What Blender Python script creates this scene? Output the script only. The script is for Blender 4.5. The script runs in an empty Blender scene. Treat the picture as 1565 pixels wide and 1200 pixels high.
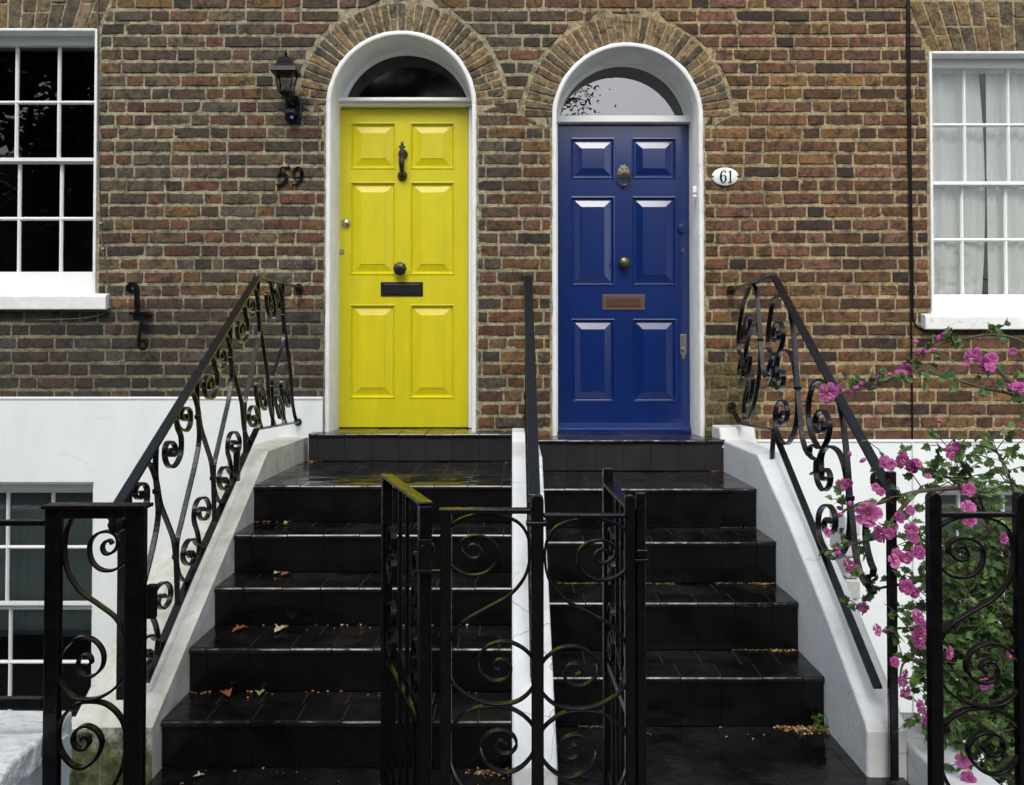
import bpy, math, random
import numpy as np
from mathutils import Vector, Matrix, noise
R = random.Random(7)
SC = bpy.context.scene
COL = SC.collection
F, DW, EZ, PITCH = 1400.0, 5.38, 1.385, math.radians(1.2)
PPY = 550 - F*math.tan(PITCH)
# ------------------------------------------------------------------ camera model
def ray(px, py):
    a = (px-782.5)/F; b = -(py-PPY)/F
    return Vector((a, math.cos(PITCH)-b*math.sin(PITCH), math.sin(PITCH)+b*math.cos(PITCH)))
CAM = Vector((0, -DW, EZ))
def P(px, py, Y=0.0):
    r = ray(px, py); return CAM + r*((Y+DW)/r.y)
def PX(px, py, X):
    r = ray(px, py); return CAM + r*(X/r.x)
def D(d, h, X=0.0):            # point from distance to camera plane and height relative to the eye
    return Vector((X, d-DW, EZ+h))
# ------------------------------------------------------------------ tagging
def tag(o, label=None, cat=None, group=None, kind=None):
    if label: o['label'] = label
    if cat: o['category'] = cat
    if group: o['group'] = group
    if kind: o['kind'] = kind
    return o
def empty(name, loc=(0,0,0), rz=0.0):
    o = bpy.data.objects.new(name, None); COL.objects.link(o)
    o.location = loc; o.rotation_euler = (0,0,rz); o.empty_display_size = .1
    return o
def worldloc(p):
    v = Vector((0,0,0))
    while p is not None: v += p.location; p = p.parent
    return v
# ------------------------------------------------------------------ mesh builder
class MB:
    def __init__(s): s.v=[]; s.f=[]; s.c=[]; s.m=[]; s.col=None; s.mi=0
    def add(s, vs, fs, col=None, mi=None):
        n=len(s.v); s.v.extend([tuple(v) for v in vs]); s.f.extend([tuple(i+n for i in f) for f in fs])
        s.c.extend([col if col else (1,1,1)]*len(vs)); s.m.extend([s.mi if mi is None else mi]*len(fs))
    def box(s, a, b, col=None):
        x0,y0,z0=[min(a[i],b[i]) for i in range(3)]; x1,y1,z1=[max(a[i],b[i]) for i in range(3)]
        s.add([(x0,y0,z0),(x1,y0,z0),(x1,y1,z0),(x0,y1,z0),(x0,y0,z1),(x1,y0,z1),(x1,y1,z1),(x0,y1,z1)],
              [(0,3,2,1),(4,5,6,7),(0,1,5,4),(1,2,6,5),(2,3,7,6),(3,0,4,7)], col)
    def extr_x(s, prof, x0, x1):     # profile [(y,z)] extruded in x
        n=len(prof); vs=[(x0,y,z) for y,z in prof]+[(x1,y,z) for y,z in prof]
        fs=[tuple(range(n))[::-1], tuple(range(n,2*n))]+[(i,(i+1)%n,n+(i+1)%n,n+i) for i in range(n)]
        s.add(vs,fs)
    def extr_y(s, prof, y0, y1):     # profile [(x,z)]
        n=len(prof); vs=[(x,y0,z) for x,z in prof]+[(x,y1,z) for x,z in prof]
        fs=[tuple(range(n)), tuple(range(n,2*n))[::-1]]+[(i,n+i,n+(i+1)%n,(i+1)%n) for i in range(n)]
        s.add(vs,fs)
    def extr_z(s, prof, z0, z1):
        n=len(prof); vs=[(x,y,z0) for x,y in prof]+[(x,y,z1) for x,y in prof]
        fs=[tuple(range(n))[::-1], tuple(range(n,2*n))]+[(i,(i+1)%n,n+(i+1)%n,n+i) for i in range(n)]
        s.add(vs,fs)
    def strap(s, pts, n, w, t, taper=1.0):
        n=Vector(n).normalized(); pts=[Vector(p) for p in pts]; k=len(pts); vs=[]; fs=[]
        for i,p in enumerate(pts):
            T=(pts[min(i+1,k-1)]-pts[max(i-1,0)])
            S=T.cross(n); S=S.normalized() if S.length>1e-9 else Vector((0,0,1))
            tt=t
            for a,b in ((-1,-1),(1,-1),(1,1),(-1,1)): vs.append(p+S*(a*tt/2)+n*(b*w/2))
        for i in range(k-1):
            for j in range(4): fs.append((4*i+j,4*i+(j+1)%4,4*i+4+(j+1)%4,4*i+4+j))
        fs.append((3,2,1,0)); fs.append((4*k-4,4*k-3,4*k-2,4*k-1)); s.add(vs,fs)
    def tube(s, pts, r, seg=8):
        pts=[Vector(p) for p in pts]; k=len(pts); vs=[]; fs=[]; up=None
        rr = r if isinstance(r,(list,tuple)) else [r]*k
        for i,p in enumerate(pts):
            T=(pts[min(i+1,k-1)]-pts[max(i-1,0)]).normalized()
            if up is None:
                up=Vector((0,0,1)) if abs(T.z)<.9 else Vector((1,0,0))
            A=T.cross(up).normalized(); B=A.cross(T).normalized(); up=B
            for j in range(seg):
                a=2*math.pi*j/seg; vs.append(p+A*(rr[i]*math.cos(a))+B*(rr[i]*math.sin(a)))
        for i in range(k-1):
            for j in range(seg): fs.append((seg*i+j,seg*i+(j+1)%seg,seg*(i+1)+(j+1)%seg,seg*(i+1)+j))
        fs.append(tuple(range(seg))[::-1]); fs.append(tuple(range(seg*(k-1),seg*k))); s.add(vs,fs)
    def lathe(s, prof, c, axis='y', seg=20):   # prof [(r, t)] t along axis
        c=Vector(c); vs=[]; fs=[]; k=len(prof)
        for r,t in prof:
            for j in range(seg):
                a=2*math.pi*j/seg; ca,sa=r*math.cos(a),r*math.sin(a)
                vs.append(c+ (Vector((ca,t,sa)) if axis=='y' else Vector((ca,sa,t)) if axis=='z' else Vector((t,ca,sa))))
        for i in range(k-1):
            for j in range(seg): fs.append((seg*i+j,seg*i+(j+1)%seg,seg*(i+1)+(j+1)%seg,seg*(i+1)+j))
        fs.append(tuple(range(seg))[::-1]); fs.append(tuple(range(seg*(k-1),seg*k))); s.add(vs,fs)
    def build(s, name, mats, parent=None, local=False, bevel=0, smooth=False, fixn=True, bseg=2):
        off = Vector((0,0,0)) if (local or parent is None) else worldloc(parent)
        me=bpy.data.meshes.new(name)
        me.from_pydata([(x-off.x,y-off.y,z-off.z) for x,y,z in s.v],[],s.f)
        if not isinstance(mats,(list,tuple)): mats=[mats]
        for m in mats: me.materials.append(m)
        if len(mats)>1: me.polygons.foreach_set('material_index', s.m)
        ca=me.color_attributes.new('Col','FLOAT_COLOR','POINT')
        ca.data.foreach_set('color', np.concatenate([np.array(s.c,dtype=np.float32),np.ones((len(s.c),1),np.float32)],1).ravel())
        if fixn:
            import bmesh
            bm=bmesh.new(); bm.from_mesh(me); bmesh.ops.recalc_face_normals(bm,faces=bm.faces); bm.to_mesh(me); bm.free()
        if smooth: me.polygons.foreach_set('use_smooth',[True]*len(me.polygons))
        o=bpy.data.objects.new(name,me); COL.objects.link(o)
        if parent is not None: o.parent=parent
        if bevel:
            b=o.modifiers.new('bevel','BEVEL'); b.width=bevel; b.segments=bseg; b.limit_method='ANGLE'; b.angle_limit=math.radians(40)
        if smooth:
            pass
        return o
def smooth_curve(pts, n=6):        # Catmull-Rom
    pts=[Vector(p) for p in pts]; out=[]
    for i in range(len(pts)-1):
        p0=pts[max(i-1,0)]; p1=pts[i]; p2=pts[i+1]; p3=pts[min(i+2,len(pts)-1)]
        for k in range(n):
            t=k/n
            out.append(0.5*((2*p1)+(p2-p0)*t+(2*p0-5*p1+4*p2-p3)*t*t+(-p0+3*p1-3*p2+p3)*t**3))
    out.append(pts[-1]); return out
# ------------------------------------------------------------------ materials
def new_mat(name):
    m=bpy.data.materials.new(name); m.use_nodes=True; nt=m.node_tree
    for n in list(nt.nodes): nt.nodes.remove(n)
    out=nt.nodes.new('ShaderNodeOutputMaterial'); b=nt.nodes.new('ShaderNodeBsdfPrincipled')
    nt.links.new(b.outputs[0],out.inputs[0]); return m,nt,b,out
def N(nt,t,**kw):
    n=nt.nodes.new(t)
    for k,v in kw.items():
        if k in n.inputs: n.inputs[k].default_value=v
        else: setattr(n,k,v)
    return n
def coords(nt, scale=(1,1,1), kind='Object'):
    tc=nt.nodes.new('ShaderNodeTexCoord'); mp=nt.nodes.new('ShaderNodeMapping'); mp.inputs['Scale'].default_value=scale
    nt.links.new(tc.outputs[kind],mp.inputs[0]); return mp.outputs[0]
def ramp(nt, fac, stops):
    r=nt.nodes.new('ShaderNodeValToRGB'); nt.links.new(fac,r.inputs[0])
    e=r.color_ramp.elements
    e[0].position=stops[0][0]; e[0].color=stops[0][1]; e[1].position=stops[1][0]; e[1].color=stops[1][1]
    for p,c in stops[2:]: x=e.new(p); x.color=c
    return r.outputs[0]
def g(v): return (v,v,v,1)
def c4(c): return (c[0],c[1],c[2],1)
def mix(nt, fac, a, b, mode='MIX'):
    m=nt.nodes.new('ShaderNodeMix'); m.data_type='RGBA'; m.blend_type=mode
    for i,x in ((0,fac),(6,a),(7,b)):
        if isinstance(x,(int,float)): m.inputs[i].default_value=x
        elif isinstance(x,tuple): m.inputs[i].default_value=x
        else: nt.links.new(x,m.inputs[i])
    return m.outputs[2]
def bump(nt,b,h,strength,dist):
    bp=N(nt,'ShaderNodeBump'); bp.inputs['Strength'].default_value=strength; bp.inputs['Distance'].default_value=dist
    nt.links.new(h,bp.inputs['Height']); nt.links.new(bp.outputs[0],b.inputs['Normal']); return bp
def simple(name, col, rough=.5, col2=None, nscale=8, bumps=(40,.2,.002), metal=0, coat=0, coatr=.1, spec=.5, rough2=None, stretch=(1,1,1), ramp_=(.35,.7)):
    m,nt,b,out=new_mat(name); co=coords(nt,stretch)
    b.inputs['Metallic'].default_value=metal; b.inputs['Coat Weight'].default_value=coat; b.inputs['Coat Roughness'].default_value=coatr
    b.inputs['Specular IOR Level'].default_value=spec; b.inputs['Roughness'].default_value=rough
    n1=N(nt,'ShaderNodeTexNoise',Scale=nscale,Detail=8.0,Roughness=.65); nt.links.new(co,n1.inputs['Vector'])
    f=ramp(nt,n1.outputs[0],[(ramp_[0],g(0)),(ramp_[1],g(1))])
    c=mix(nt,f,c4(col),c4(col2 or [x*.8 for x in col])); nt.links.new(c,b.inputs['Base Color'])
    if rough2 is not None:
        n3=N(nt,'ShaderNodeTexNoise',Scale=nscale*1.7,Detail=5.0); nt.links.new(co,n3.inputs['Vector'])
        mr=N(nt,'ShaderNodeMapRange'); mr.inputs[1].default_value=.35; mr.inputs[2].default_value=.65
        mr.inputs[3].default_value=rough; mr.inputs[4].default_value=rough2
        nt.links.new(n3.outputs[0],mr.inputs[0]); nt.links.new(mr.outputs[0],b.inputs['Roughness'])
    if bumps:
        n2=N(nt,'ShaderNodeTexNoise',Scale=bumps[0],Detail=6.0); nt.links.new(co,n2.inputs['Vector'])
        bump(nt,b,n2.outputs[0],bumps[1],bumps[2])
    return m
def attr_mat(name, rough=.85, dark=(.02,.018,.016), amount=.8, bscale=120, bstr=.6, bdist=.004):
    m,nt,b,out=new_mat(name); co=coords(nt)
    at=nt.nodes.new('ShaderNodeAttribute'); at.attribute_name='Col'
    n1=N(nt,'ShaderNodeTexNoise',Scale=17,Detail=10.0,Roughness=.74,Distortion=.6); nt.links.new(co,n1.inputs['Vector'])
    f=ramp(nt,n1.outputs[0],[(.47,g(0)),(.60,g(amount))])
    n3=N(nt,'ShaderNodeTexNoise',Scale=55,Detail=7.0,Roughness=.75); nt.links.new(co,n3.inputs['Vector'])
    f3=ramp(nt,n3.outputs[0],[(.3,g(.42)),(.70,g(1.65))])
    c=mix(nt,1.0,at.outputs[0],f3,'MULTIPLY')
    c=mix(nt,f,c,c4(dark)); nt.links.new(c,b.inputs['Base Color'])
    b.inputs['Roughness'].default_value=rough; b.inputs['Specular IOR Level'].default_value=.35
    n2=N(nt,'ShaderNodeTexNoise',Scale=bscale,Detail=6.0,Roughness=.7); nt.links.new(co,n2.inputs['Vector'])
    bump(nt,b,n2.outputs[0],bstr,bdist)
    return m
M={}
M['brick']=attr_mat('brick',.8,amount=.82,bscale=160,bstr=.8,bdist=.004)
M['mortar_old']=attr_mat('mortar_old',.95,dark=(.07,.065,.045),amount=.75,bscale=90,bstr=.8,bdist=.006)
M['mortar_new']=attr_mat('mortar_new',.95,dark=(.12,.09,.05),amount=.6,bscale=90,bstr=.8,bdist=.006)
M['paint']=simple('white_paint',(.84,.86,.85),.4,(.76,.78,.77),6,(60,.12,.002))
M['frame_paint']=simple('white_gloss_paint',(.86,.88,.87),.25,(.8,.82,.8),5,(30,.06,.002))
M['plaster']=simple('white_masonry_paint',(.85,.87,.86),.7,(.72,.73,.69),9,(45,.35,.006))
M['render']=simple('painted_render',(.84,.89,.87),.75,(.70,.745,.73),2.2,(22,.35,.006),ramp_=(.42,.85),stretch=(1,1,.45))
M['step_render']=simple('painted_kerb_render',(.87,.90,.90),.6,(.72,.74,.71),7,(35,.5,.006),ramp_=(.48,.82))
def kerb_mat():
    m,nt,b,out=new_mat('weathered_coping_paint'); co=coords(nt)
    n1=N(nt,'ShaderNodeTexNoise',Scale=7,Detail=10.0,Roughness=.72); nt.links.new(co,n1.inputs['Vector'])
    f=ramp(nt,n1.outputs[0],[(.36,g(0)),(.72,g(1))])
    c=mix(nt,f,(.80,.80,.72,1),(.42,.41,.30,1))
    # moss grows low on the stub end
    ge=nt.nodes.new('ShaderNodeNewGeometry'); sx=nt.nodes.new('ShaderNodeSeparateXYZ'); nt.links.new(ge.outputs['Position'],sx.inputs[0])
    n4=N(nt,'ShaderNodeTexNoise',Scale=18,Detail=8.0,Roughness=.7); nt.links.new(co,n4.inputs['Vector'])
    ad=N(nt,'ShaderNodeMath',operation='MULTIPLY_ADD'); nt.links.new(n4.outputs[0],ad.inputs[0]); ad.inputs[1].default_value=.35; nt.links.new(sx.outputs[2],ad.inputs[2])
    mr=N(nt,'ShaderNodeMapRange'); nt.links.new(ad.outputs[0],mr.inputs[0]); mr.inputs[1].default_value=.40; mr.inputs[2].default_value=.28; mr.inputs[3].default_value=0; mr.inputs[4].default_value=1
    sn=nt.nodes.new('ShaderNodeSeparateXYZ'); nt.links.new(ge.outputs['True Normal'],sn.inputs[0])
    lt=N(nt,'ShaderNodeMath',operation='LESS_THAN'); nt.links.new(sn.outputs[1],lt.inputs[0]); lt.inputs[1].default_value=-.7
    mu=N(nt,'ShaderNodeMath',operation='MULTIPLY'); nt.links.new(mr.outputs[0],mu.inputs[0]); nt.links.new(lt.outputs[0],mu.inputs[1])
    moss=ramp(nt,n4.outputs[0],[(.4,(.03,.035,.008,1)),(.62,(.16,.17,.07,1)),(.72,(.4,.4,.28,1))])
    c=mix(nt,mu.outputs[0],c,moss)
    nt.links.new(c,b.inputs['Base Color']); b.inputs['Roughness'].default_value=.7
    bump(nt,b,n4.outputs[0],.35,.008); return m
M['coping']=kerb_mat()
def weather(m,sc,col,amt):
    nt=m.node_tree; b=[n for n in nt.nodes if n.type=='BSDF_PRINCIPLED'][0]; src=b.inputs['Base Color'].links[0].from_socket
    co=coords(nt); nn=N(nt,'ShaderNodeTexNoise',Scale=3.0,Detail=4.0); nt.links.new(co,nn.inputs['Vector'])
    va=nt.nodes.new('ShaderNodeVectorMath'); va.operation='MULTIPLY_ADD'; nt.links.new(nn.outputs['Color'],va.inputs[0]); va.inputs[1].default_value=(.35,.35,.35); nt.links.new(co,va.inputs[2])
    vo=nt.nodes.new('ShaderNodeTexVoronoi'); vo.feature='DISTANCE_TO_EDGE'; vo.inputs['Scale'].default_value=sc; nt.links.new(va.outputs[0],vo.inputs['Vector'])
    line=ramp(nt,vo.outputs['Distance'],[(.0,g(1)),(.010,g(0))])
    n2=N(nt,'ShaderNodeTexNoise',Scale=1.7,Detail=2.0); nt.links.new(co,n2.inputs['Vector']); msk=ramp(nt,n2.outputs[0],[(.52,g(0)),(.62,g(amt))])
    n3=N(nt,'ShaderNodeTexNoise',Scale=40,Detail=8.0,Roughness=.8); nt.links.new(co,n3.inputs['Vector']); spk=ramp(nt,n3.outputs[0],[(.66,g(0)),(.74,g(.55))])
    mu=mix(nt,1.0,line,msk,'MULTIPLY'); c=mix(nt,mu,src,c4(col)); c=mix(nt,spk,c,c4(col)); nt.links.new(c,b.inputs['Base Color'])
weather(M['step_render'],2.6,(.25,.24,.2),.75); weather(M['render'],1.3,(.6,.62,.6),.3); weather(M['plaster'],3.5,(.45,.45,.42),.6)
M['iron']=simple('black_gloss_iron',(.0025,.0028,.0035),.2,(.005,.005,.005),20,(90,.35,.003),coat=.2,coatr=.12,rough2=.36,spec=.4)
M['iron_dark']=simple('black_railing_iron',(.0012,.0012,.0014),.2,(.003,.003,.003),20,(70,.25,.003),rough2=.34,spec=.3)
M['tile']=simple('black_wet_tile',(.0030,.0030,.0038),.07,(.009,.008,.007),6,(28,.10,.002),rough2=.26,spec=.55)
def wet_tile():
    m,nt,b,out=new_mat('black_wet_tile'); co=coords(nt)
    n1=N(nt,'ShaderNodeTexNoise',Scale=4.5,Detail=7.0,Roughness=.6); nt.links.new(co,n1.inputs['Vector'])
    f=ramp(nt,n1.outputs[0],[(.38,g(0)),(.62,g(1))])
    n5=N(nt,'ShaderNodeTexNoise',Scale=60,Detail=8.0,Roughness=.7); nt.links.new(co,n5.inputs['Vector'])
    sp=ramp(nt,n5.outputs[0],[(.62,g(0)),(.72,g(.5))])
    c=mix(nt,f,(.0030,.0028,.0032,1),(.0105,.0092,.0085,1)); c=mix(nt,sp,c,(.05,.04,.028,1))
    nt.links.new(c,b.inputs['Base Color'])
    mr=N(nt,'ShaderNodeMapRange'); mr.inputs[1].default_value=.40; mr.inputs[2].default_value=.60; mr.inputs[3].default_value=.04; mr.inputs[4].default_value=.30
    nt.links.new(n1.outputs[0],mr.inputs[0]); nt.links.new(mr.outputs[0],b.inputs['Roughness'])
    n2=N(nt,'ShaderNodeTexNoise',Scale=9,Detail=2.0); nt.links.new(co,n2.inputs['Vector'])
    n3=N(nt,'ShaderNodeTexNoise',Scale=70,Detail=4.0); nt.links.new(co,n3.inputs['Vector'])
    bp=N(nt,'ShaderNodeBump'); bp.inputs['Strength'].default_value=.55; bp.inputs['Distance'].default_value=.012; nt.links.new(n2.outputs[0],bp.inputs['Height'])
    b2=N(nt,'ShaderNodeBump'); b2.inputs['Strength'].default_value=.10; b2.inputs['Distance'].default_value=.002; nt.links.new(n3.outputs[0],b2.inputs['Height'])
    nt.links.new(bp.outputs[0],b2.inputs['Normal']); nt.links.new(b2.outputs[0],b.inputs['Normal']); return m
M['tile']=wet_tile()
M['riser_tile']=simple('black_riser_tile',(.0015,.0015,.0018),.14,(.0035,.0035,.0035),5,(35,.12,.002),rough2=.36,spec=.35)
M['top_riser_tile']=simple('charcoal_riser_tile',(.016,.016,.018),.3,(.024,.024,.026),5,(35,.12,.002),rough2=.4,spec=.5)
M['grout']=simple('dark_grout',(.040,.036,.022),.7,(.015,.014,.010),30,(80,.3,.002))
def door_paint(name,c,c2,coat,coatr,rough):
    m,nt,b,out=new_mat(name); co=coords(nt,(1,1,.25))
    n1=N(nt,'ShaderNodeTexNoise',Scale=20,Detail=6.0); nt.links.new(co,n1.inputs['Vector'])
    f=ramp(nt,n1.outputs[0],[(.3,g(0)),(.75,g(1))])
    nt.links.new(mix(nt,f,c4(c),c4(c2)),b.inputs['Base Color'])
    b.inputs['Roughness'].default_value=rough; b.inputs['Coat Weight'].default_value=coat; b.inputs['Coat Roughness'].default_value=coatr
    n2=N(nt,'ShaderNodeTexNoise',Scale=60,Detail=5.0); nt.links.new(co,n2.inputs['Vector'])
    bump(nt,b,n2.outputs[0],.12,.002); return m
M['yellow']=door_paint('yellow_door_paint',(.63,.565,.002),(.56,.50,.002),.0,.2,.42)
M['blue']=door_paint('blue_door_paint',(.0006,.019,.130),(.0004,.014,.105),.8,.09,.25)
M['black']=simple('black_cast_iron',(.008,.008,.008),.3,(.015,.015,.015),30,(120,.2,.001))
M['lampblack']=simple('black_lamp_enamel',(.002,.002,.0025),.3,(.004,.004,.005),30,(120,.1,.001),spec=.16)
M['chrome']=simple('brushed_nickel',(.5,.47,.42),.25,(.4,.38,.34),30,None,metal=1)
M['brass']=simple('aged_brass',(.20,.17,.08),.35,(.14,.11,.05),60,(160,.4,.001),metal=1)
M['silverbrass']=simple('pale_worn_brass',(.42,.40,.30),.4,(.14,.13,.07),90,(200,.4,.001),metal=.35)
M['bronze']=simple('brown_bronze_plate',(.14,.085,.06),.4,(.09,.055,.04),30,(100,.1,.001),metal=.3)
M['rust']=simple('red_brown_flap',(.075,.022,.012),.5,(.05,.016,.01),30,(100,.1,.001))
M['enamel']=simple('white_enamel',(.82,.86,.84),.12,(.78,.82,.8),10,None,coat=.4,coatr=.1)
M['ink']=simple('black_enamel',(.003,.003,.004),.5,(.005,.005,.006),40,None,spec=.12)
M['bluelens']=simple('blue_sensor_lens',(.08,.12,.6),.15,(.15,.2,.8),40,None)
M['bulb']=simple('frosted_bulb',(.6,.6,.56),.2,(.5,.5,.46),40,None)
M['cable']=simple('black_cable_sheath',(.004,.004,.004),.5,(.008,.008,.008),40,None,spec=.2)
M['greywire']=simple('grey_cable_sheath',(.09,.085,.07),.6,(.14,.13,.1),40,None)
M['clip']=simple('pale_cable_clip',(.4,.36,.25),.5,(.3,.28,.2),40,None)
M['wirewhite']=simple('painted_cable',(.62,.65,.66),.5,(.5,.52,.54),40,None)
M['pipe']=simple('white_plastic_pipe',(.82,.83,.8),.35,(.74,.75,.72),10,None)
M['asphalt']=simple('asphalt',(.05,.05,.05),.7,(.035,.035,.035),30,(200,.4,.004))
M['paving']=simple('wet_paving_stone',(.06,.058,.055),.4,(.04,.04,.038),5,(60,.3,.003))
M['area']=simple('area_floor_concrete',(.05,.05,.045),.8,(.03,.032,.028),5,(60,.3,.003))
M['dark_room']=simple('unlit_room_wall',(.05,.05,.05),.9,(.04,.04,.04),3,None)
M['stem']=simple('hibiscus_bark',(.07,.055,.035),.7,(.11,.09,.05),30,(120,.3,.001))
M['bark']=simple('plane_tree_bark',(.07,.06,.045),.85,(.12,.11,.08),5,(20,.6,.02))
M['brickfar']=simple('sooty_brick',(.06,.045,.035),.85,(.04,.03,.025),8,(40,.3,.004))
M['moss']=simple('green_moss',(.05,.06,.012),.95,(.12,.11,.04),60,(150,.6,.004))
M['litter']=attr_mat('leaf_litter',.8,amount=.2)
def leaf_mat(name,c,c2,tr=.35,rough=.45):
    m,nt,b,out=new_mat(name); co=coords(nt)
    at=nt.nodes.new('ShaderNodeAttribute'); at.attribute_name='Col'
    n1=N(nt,'ShaderNodeTexNoise',Scale=25,Detail=4.0); nt.links.new(co,n1.inputs['Vector'])
    f=ramp(nt,n1.outputs[0],[(.35,g(0)),(.68,g(1))])
    cc=mix(nt,1.0,mix(nt,f,c4(c),c4(c2)),at.outputs[0],'MULTIPLY')
    nt.links.new(cc,b.inputs['Base Color']); b.inputs['Roughness'].default_value=rough
    t=nt.nodes.new('ShaderNodeBsdfTranslucent'); nt.links.new(cc,t.inputs[0])
    ms=nt.nodes.new('ShaderNodeMixShader'); ms.inputs[0].default_value=tr
    nt.links.new(b.outputs[0],ms.inputs[1]); nt.links.new(t.outputs[0],ms.inputs[2]); nt.links.new(ms.outputs[0],out.inputs[0]); return m
M['leaf']=leaf_mat('hibiscus_leaf',(.055,.135,.035),(.13,.24,.065),.28)
M['treeleaf']=leaf_mat('street_tree_leaf',(.035,.06,.018),(.06,.09,.03),.2)
M['petal']=leaf_mat('pink_petal',(.68,.16,.47),(.56,.10,.38),.35,.5)
M['petalcore']=leaf_mat('crimson_petal_base',(.32,.008,.09),(.4,.02,.12),.2,.5)
M['stamen']=simple('pale_stamen',(.75,.66,.4),.6,(.8,.75,.55),50,None)
def curtain_mat(name,c,c2):
    m,nt,b,out=new_mat(name); co=coords(nt)
    n1=N(nt,'ShaderNodeTexNoise',Scale=300,Detail=2.0); nt.links.new(co,n1.inputs['Vector'])
    nt.links.new(mix(nt,n1.outputs[0],c4(c),c4(c2)),b.inputs['Base Color']); b.inputs['Roughness'].default_value=.9; return m
M['curtain']=curtain_mat('ivory_curtain_cloth',(.90,.92,.89),(.84,.87,.84))
M['net']=curtain_mat('grey_net_blind',(.17,.23,.215),(.13,.18,.17))
def glass_mat(name,tint=(1,1,1),boost=1.0,rough=0.0,wav=.25):
    m,nt,b,out=new_mat(name); nt.nodes.remove(b)
    tr=nt.nodes.new('ShaderNodeBsdfTransparent'); tr.inputs[0].default_value=(tint[0],tint[1],tint[2],1)
    gl=nt.nodes.new('ShaderNodeBsdfGlossy'); gl.inputs['Roughness'].default_value=rough; gl.inputs[0].default_value=(1,1,1,1)
    fr=nt.nodes.new('ShaderNodeFresnel'); fr.inputs[0].default_value=1.5
    mu=N(nt,'ShaderNodeMath',operation='MULTIPLY'); mu.inputs[1].default_value=boost; nt.links.new(fr.outputs[0],mu.inputs[0])
    ms=nt.nodes.new('ShaderNodeMixShader'); nt.links.new(mu.outputs[0],ms.inputs[0]); nt.links.new(tr.outputs[0],ms.inputs[1]); nt.links.new(gl.outputs[0],ms.inputs[2])
    co=coords(nt); n=N(nt,'ShaderNodeTexNoise',Scale=5,Detail=1.0); nt.links.new(co,n.inputs['Vector'])
    bp=N(nt,'ShaderNodeBump'); bp.inputs['Strength'].default_value=wav; bp.inputs['Distance'].default_value=.003; nt.links.new(n.outputs[0],bp.inputs['Height'])
    nt.links.new(bp.outputs[0],gl.inputs['Normal'])
    nt.links.new(ms.outputs[0],out.inputs[0]); return m
M['glass']=glass_mat('old_window_glass',(.97,.99,.98),1.5,0.0,.05)
M['fanglass']=glass_mat('fanlight_glass',(.5,.5,.5),4.4,.0,.02)
M['fanglass_dim']=glass_mat('grimy_fanlight_glass',(.5,.5,.5),1.3,.06,.1)
M['lampglass']=glass_mat('lantern_glass',(.8,.82,.8),1.5)

M['rough_paint']=simple('flaking_masonry_paint',(.80,.82,.80),.7,(.50,.50,.44),45,(30,.8,.012),ramp_=(.5,.75))
CT=bpy.data.textures.new('lumps','CLOUDS'); CT.noise_scale=.035; CT.noise_depth=3
def rough(o,st,lv=5,sc=None):
    sb=o.modifiers.new('sub','SUBSURF'); sb.subdivision_type='SIMPLE'; sb.levels=lv; sb.render_levels=lv
    d=o.modifiers.new('disp','DISPLACE'); d.texture=CT; d.strength=st; d.mid_level=.5; d.texture_coords='GLOBAL'
weather(M['yellow'],3.0,(.36,.30,.03),.0); weather(M['blue'],3.0,(.03,.05,.16),.0)
YD=.27                                   # door plane behind the wall face
AR={'y':(P(613.5,161.5,0),.437,.617),'b':(P(959,180,0),.439,.615)}
for k in AR: pass
WTOP=EZ+3.0; WBL,WBR=-4.3,4.3
zL=P(300,610,0).z; zR=P(1300,675,0).z     # tops of the white render
SPLIT=.07
LW=dict(x0=-3.52,x1=P(148,200,0).x,z0=P(100,473,0).z,z1=P(100,45,0).z)
RW=dict(x0=P(1421,200,0).x,x1=3.56,z0=P(1500,504,0).z,z1=P(1500,80,0).z)
thrL=P(600,663,-.16).z; thrR=P(960,672.5,-.27).z

def opening_y(z):
    c,r,ro=AR['y']
    return (c.x-r,c.x+r) if z<c.z else None
def flat_arch_int(W,z,hgt,splay):
    if z<W['z1']: return (W['x0'],W['x1']) if z>W['z0'] else None
    if z<W['z1']+hgt:
        t=(z-W['z1'])/hgt; return (W['x0']-splay*t,W['x1']+splay*t)
    return None
def blocked(z):
    out=[]
    for k in ('y','b'):
        c,r,ro=AR[k]
        if z<c.z: out.append((c.x-r,c.x+r))
        elif z<c.z+ro: h=math.sqrt(ro*ro-(z-c.z)**2); out.append((c.x-h,c.x+h))
        else: out.append(None)
    out.append(flat_arch_int(LW,z,.31,.13)); out.append(flat_arch_int(RW,z,.31,.13))
    return out
def nz(x,y,z=0.0): return noise.noise(Vector((x,y,z)))
palL=[(.120,.066,.035),(.105,.072,.045),(.135,.062,.035),(.165,.092,.034),(.060,.047,.034),(.150,.105,.062),(.110,.064,.042),(.130,.058,.034),(.125,.085,.050),(.105,.085,.060),(.09,.072,.05)]
palR=[(.155,.072,.030),(.175,.078,.045),(.130,.062,.026),(.100,.052,.026),(.205,.105,.038),(.185,.088,.055),(.120,.058,.027),(.150,.068,.030),(.055,.036,.025),(.165,.090,.032)]
palA=[(.205,.145,.070),(.175,.130,.072),(.215,.140,.060),(.150,.115,.066),(.125,.100,.062),(.225,.155,.085),(.19,.12,.055)]
def brick_col(x,z):
    t=(x+.25)/.7 + R.uniform(-.5,.5)
    c=R.choice(palR if t>.5 else palL)
    m=R.uniform(.62,1.1)
    c=[v*m for v in c]
    if x<-.9 and z<EZ+.33+.1*nz(x*2,z*2):      # damp, sooty band low on the left house
        gcol=(c[0]+c[1]+c[2])/3; c=[(v*.55+gcol*.45)*.62 for v in c]
    if 1.1<x<1.42 and z<EZ-.02: c=[.5*c[0]+.045,.5*c[1]+.055,.5*c[2]+.015]
    return tuple(c)
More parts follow.
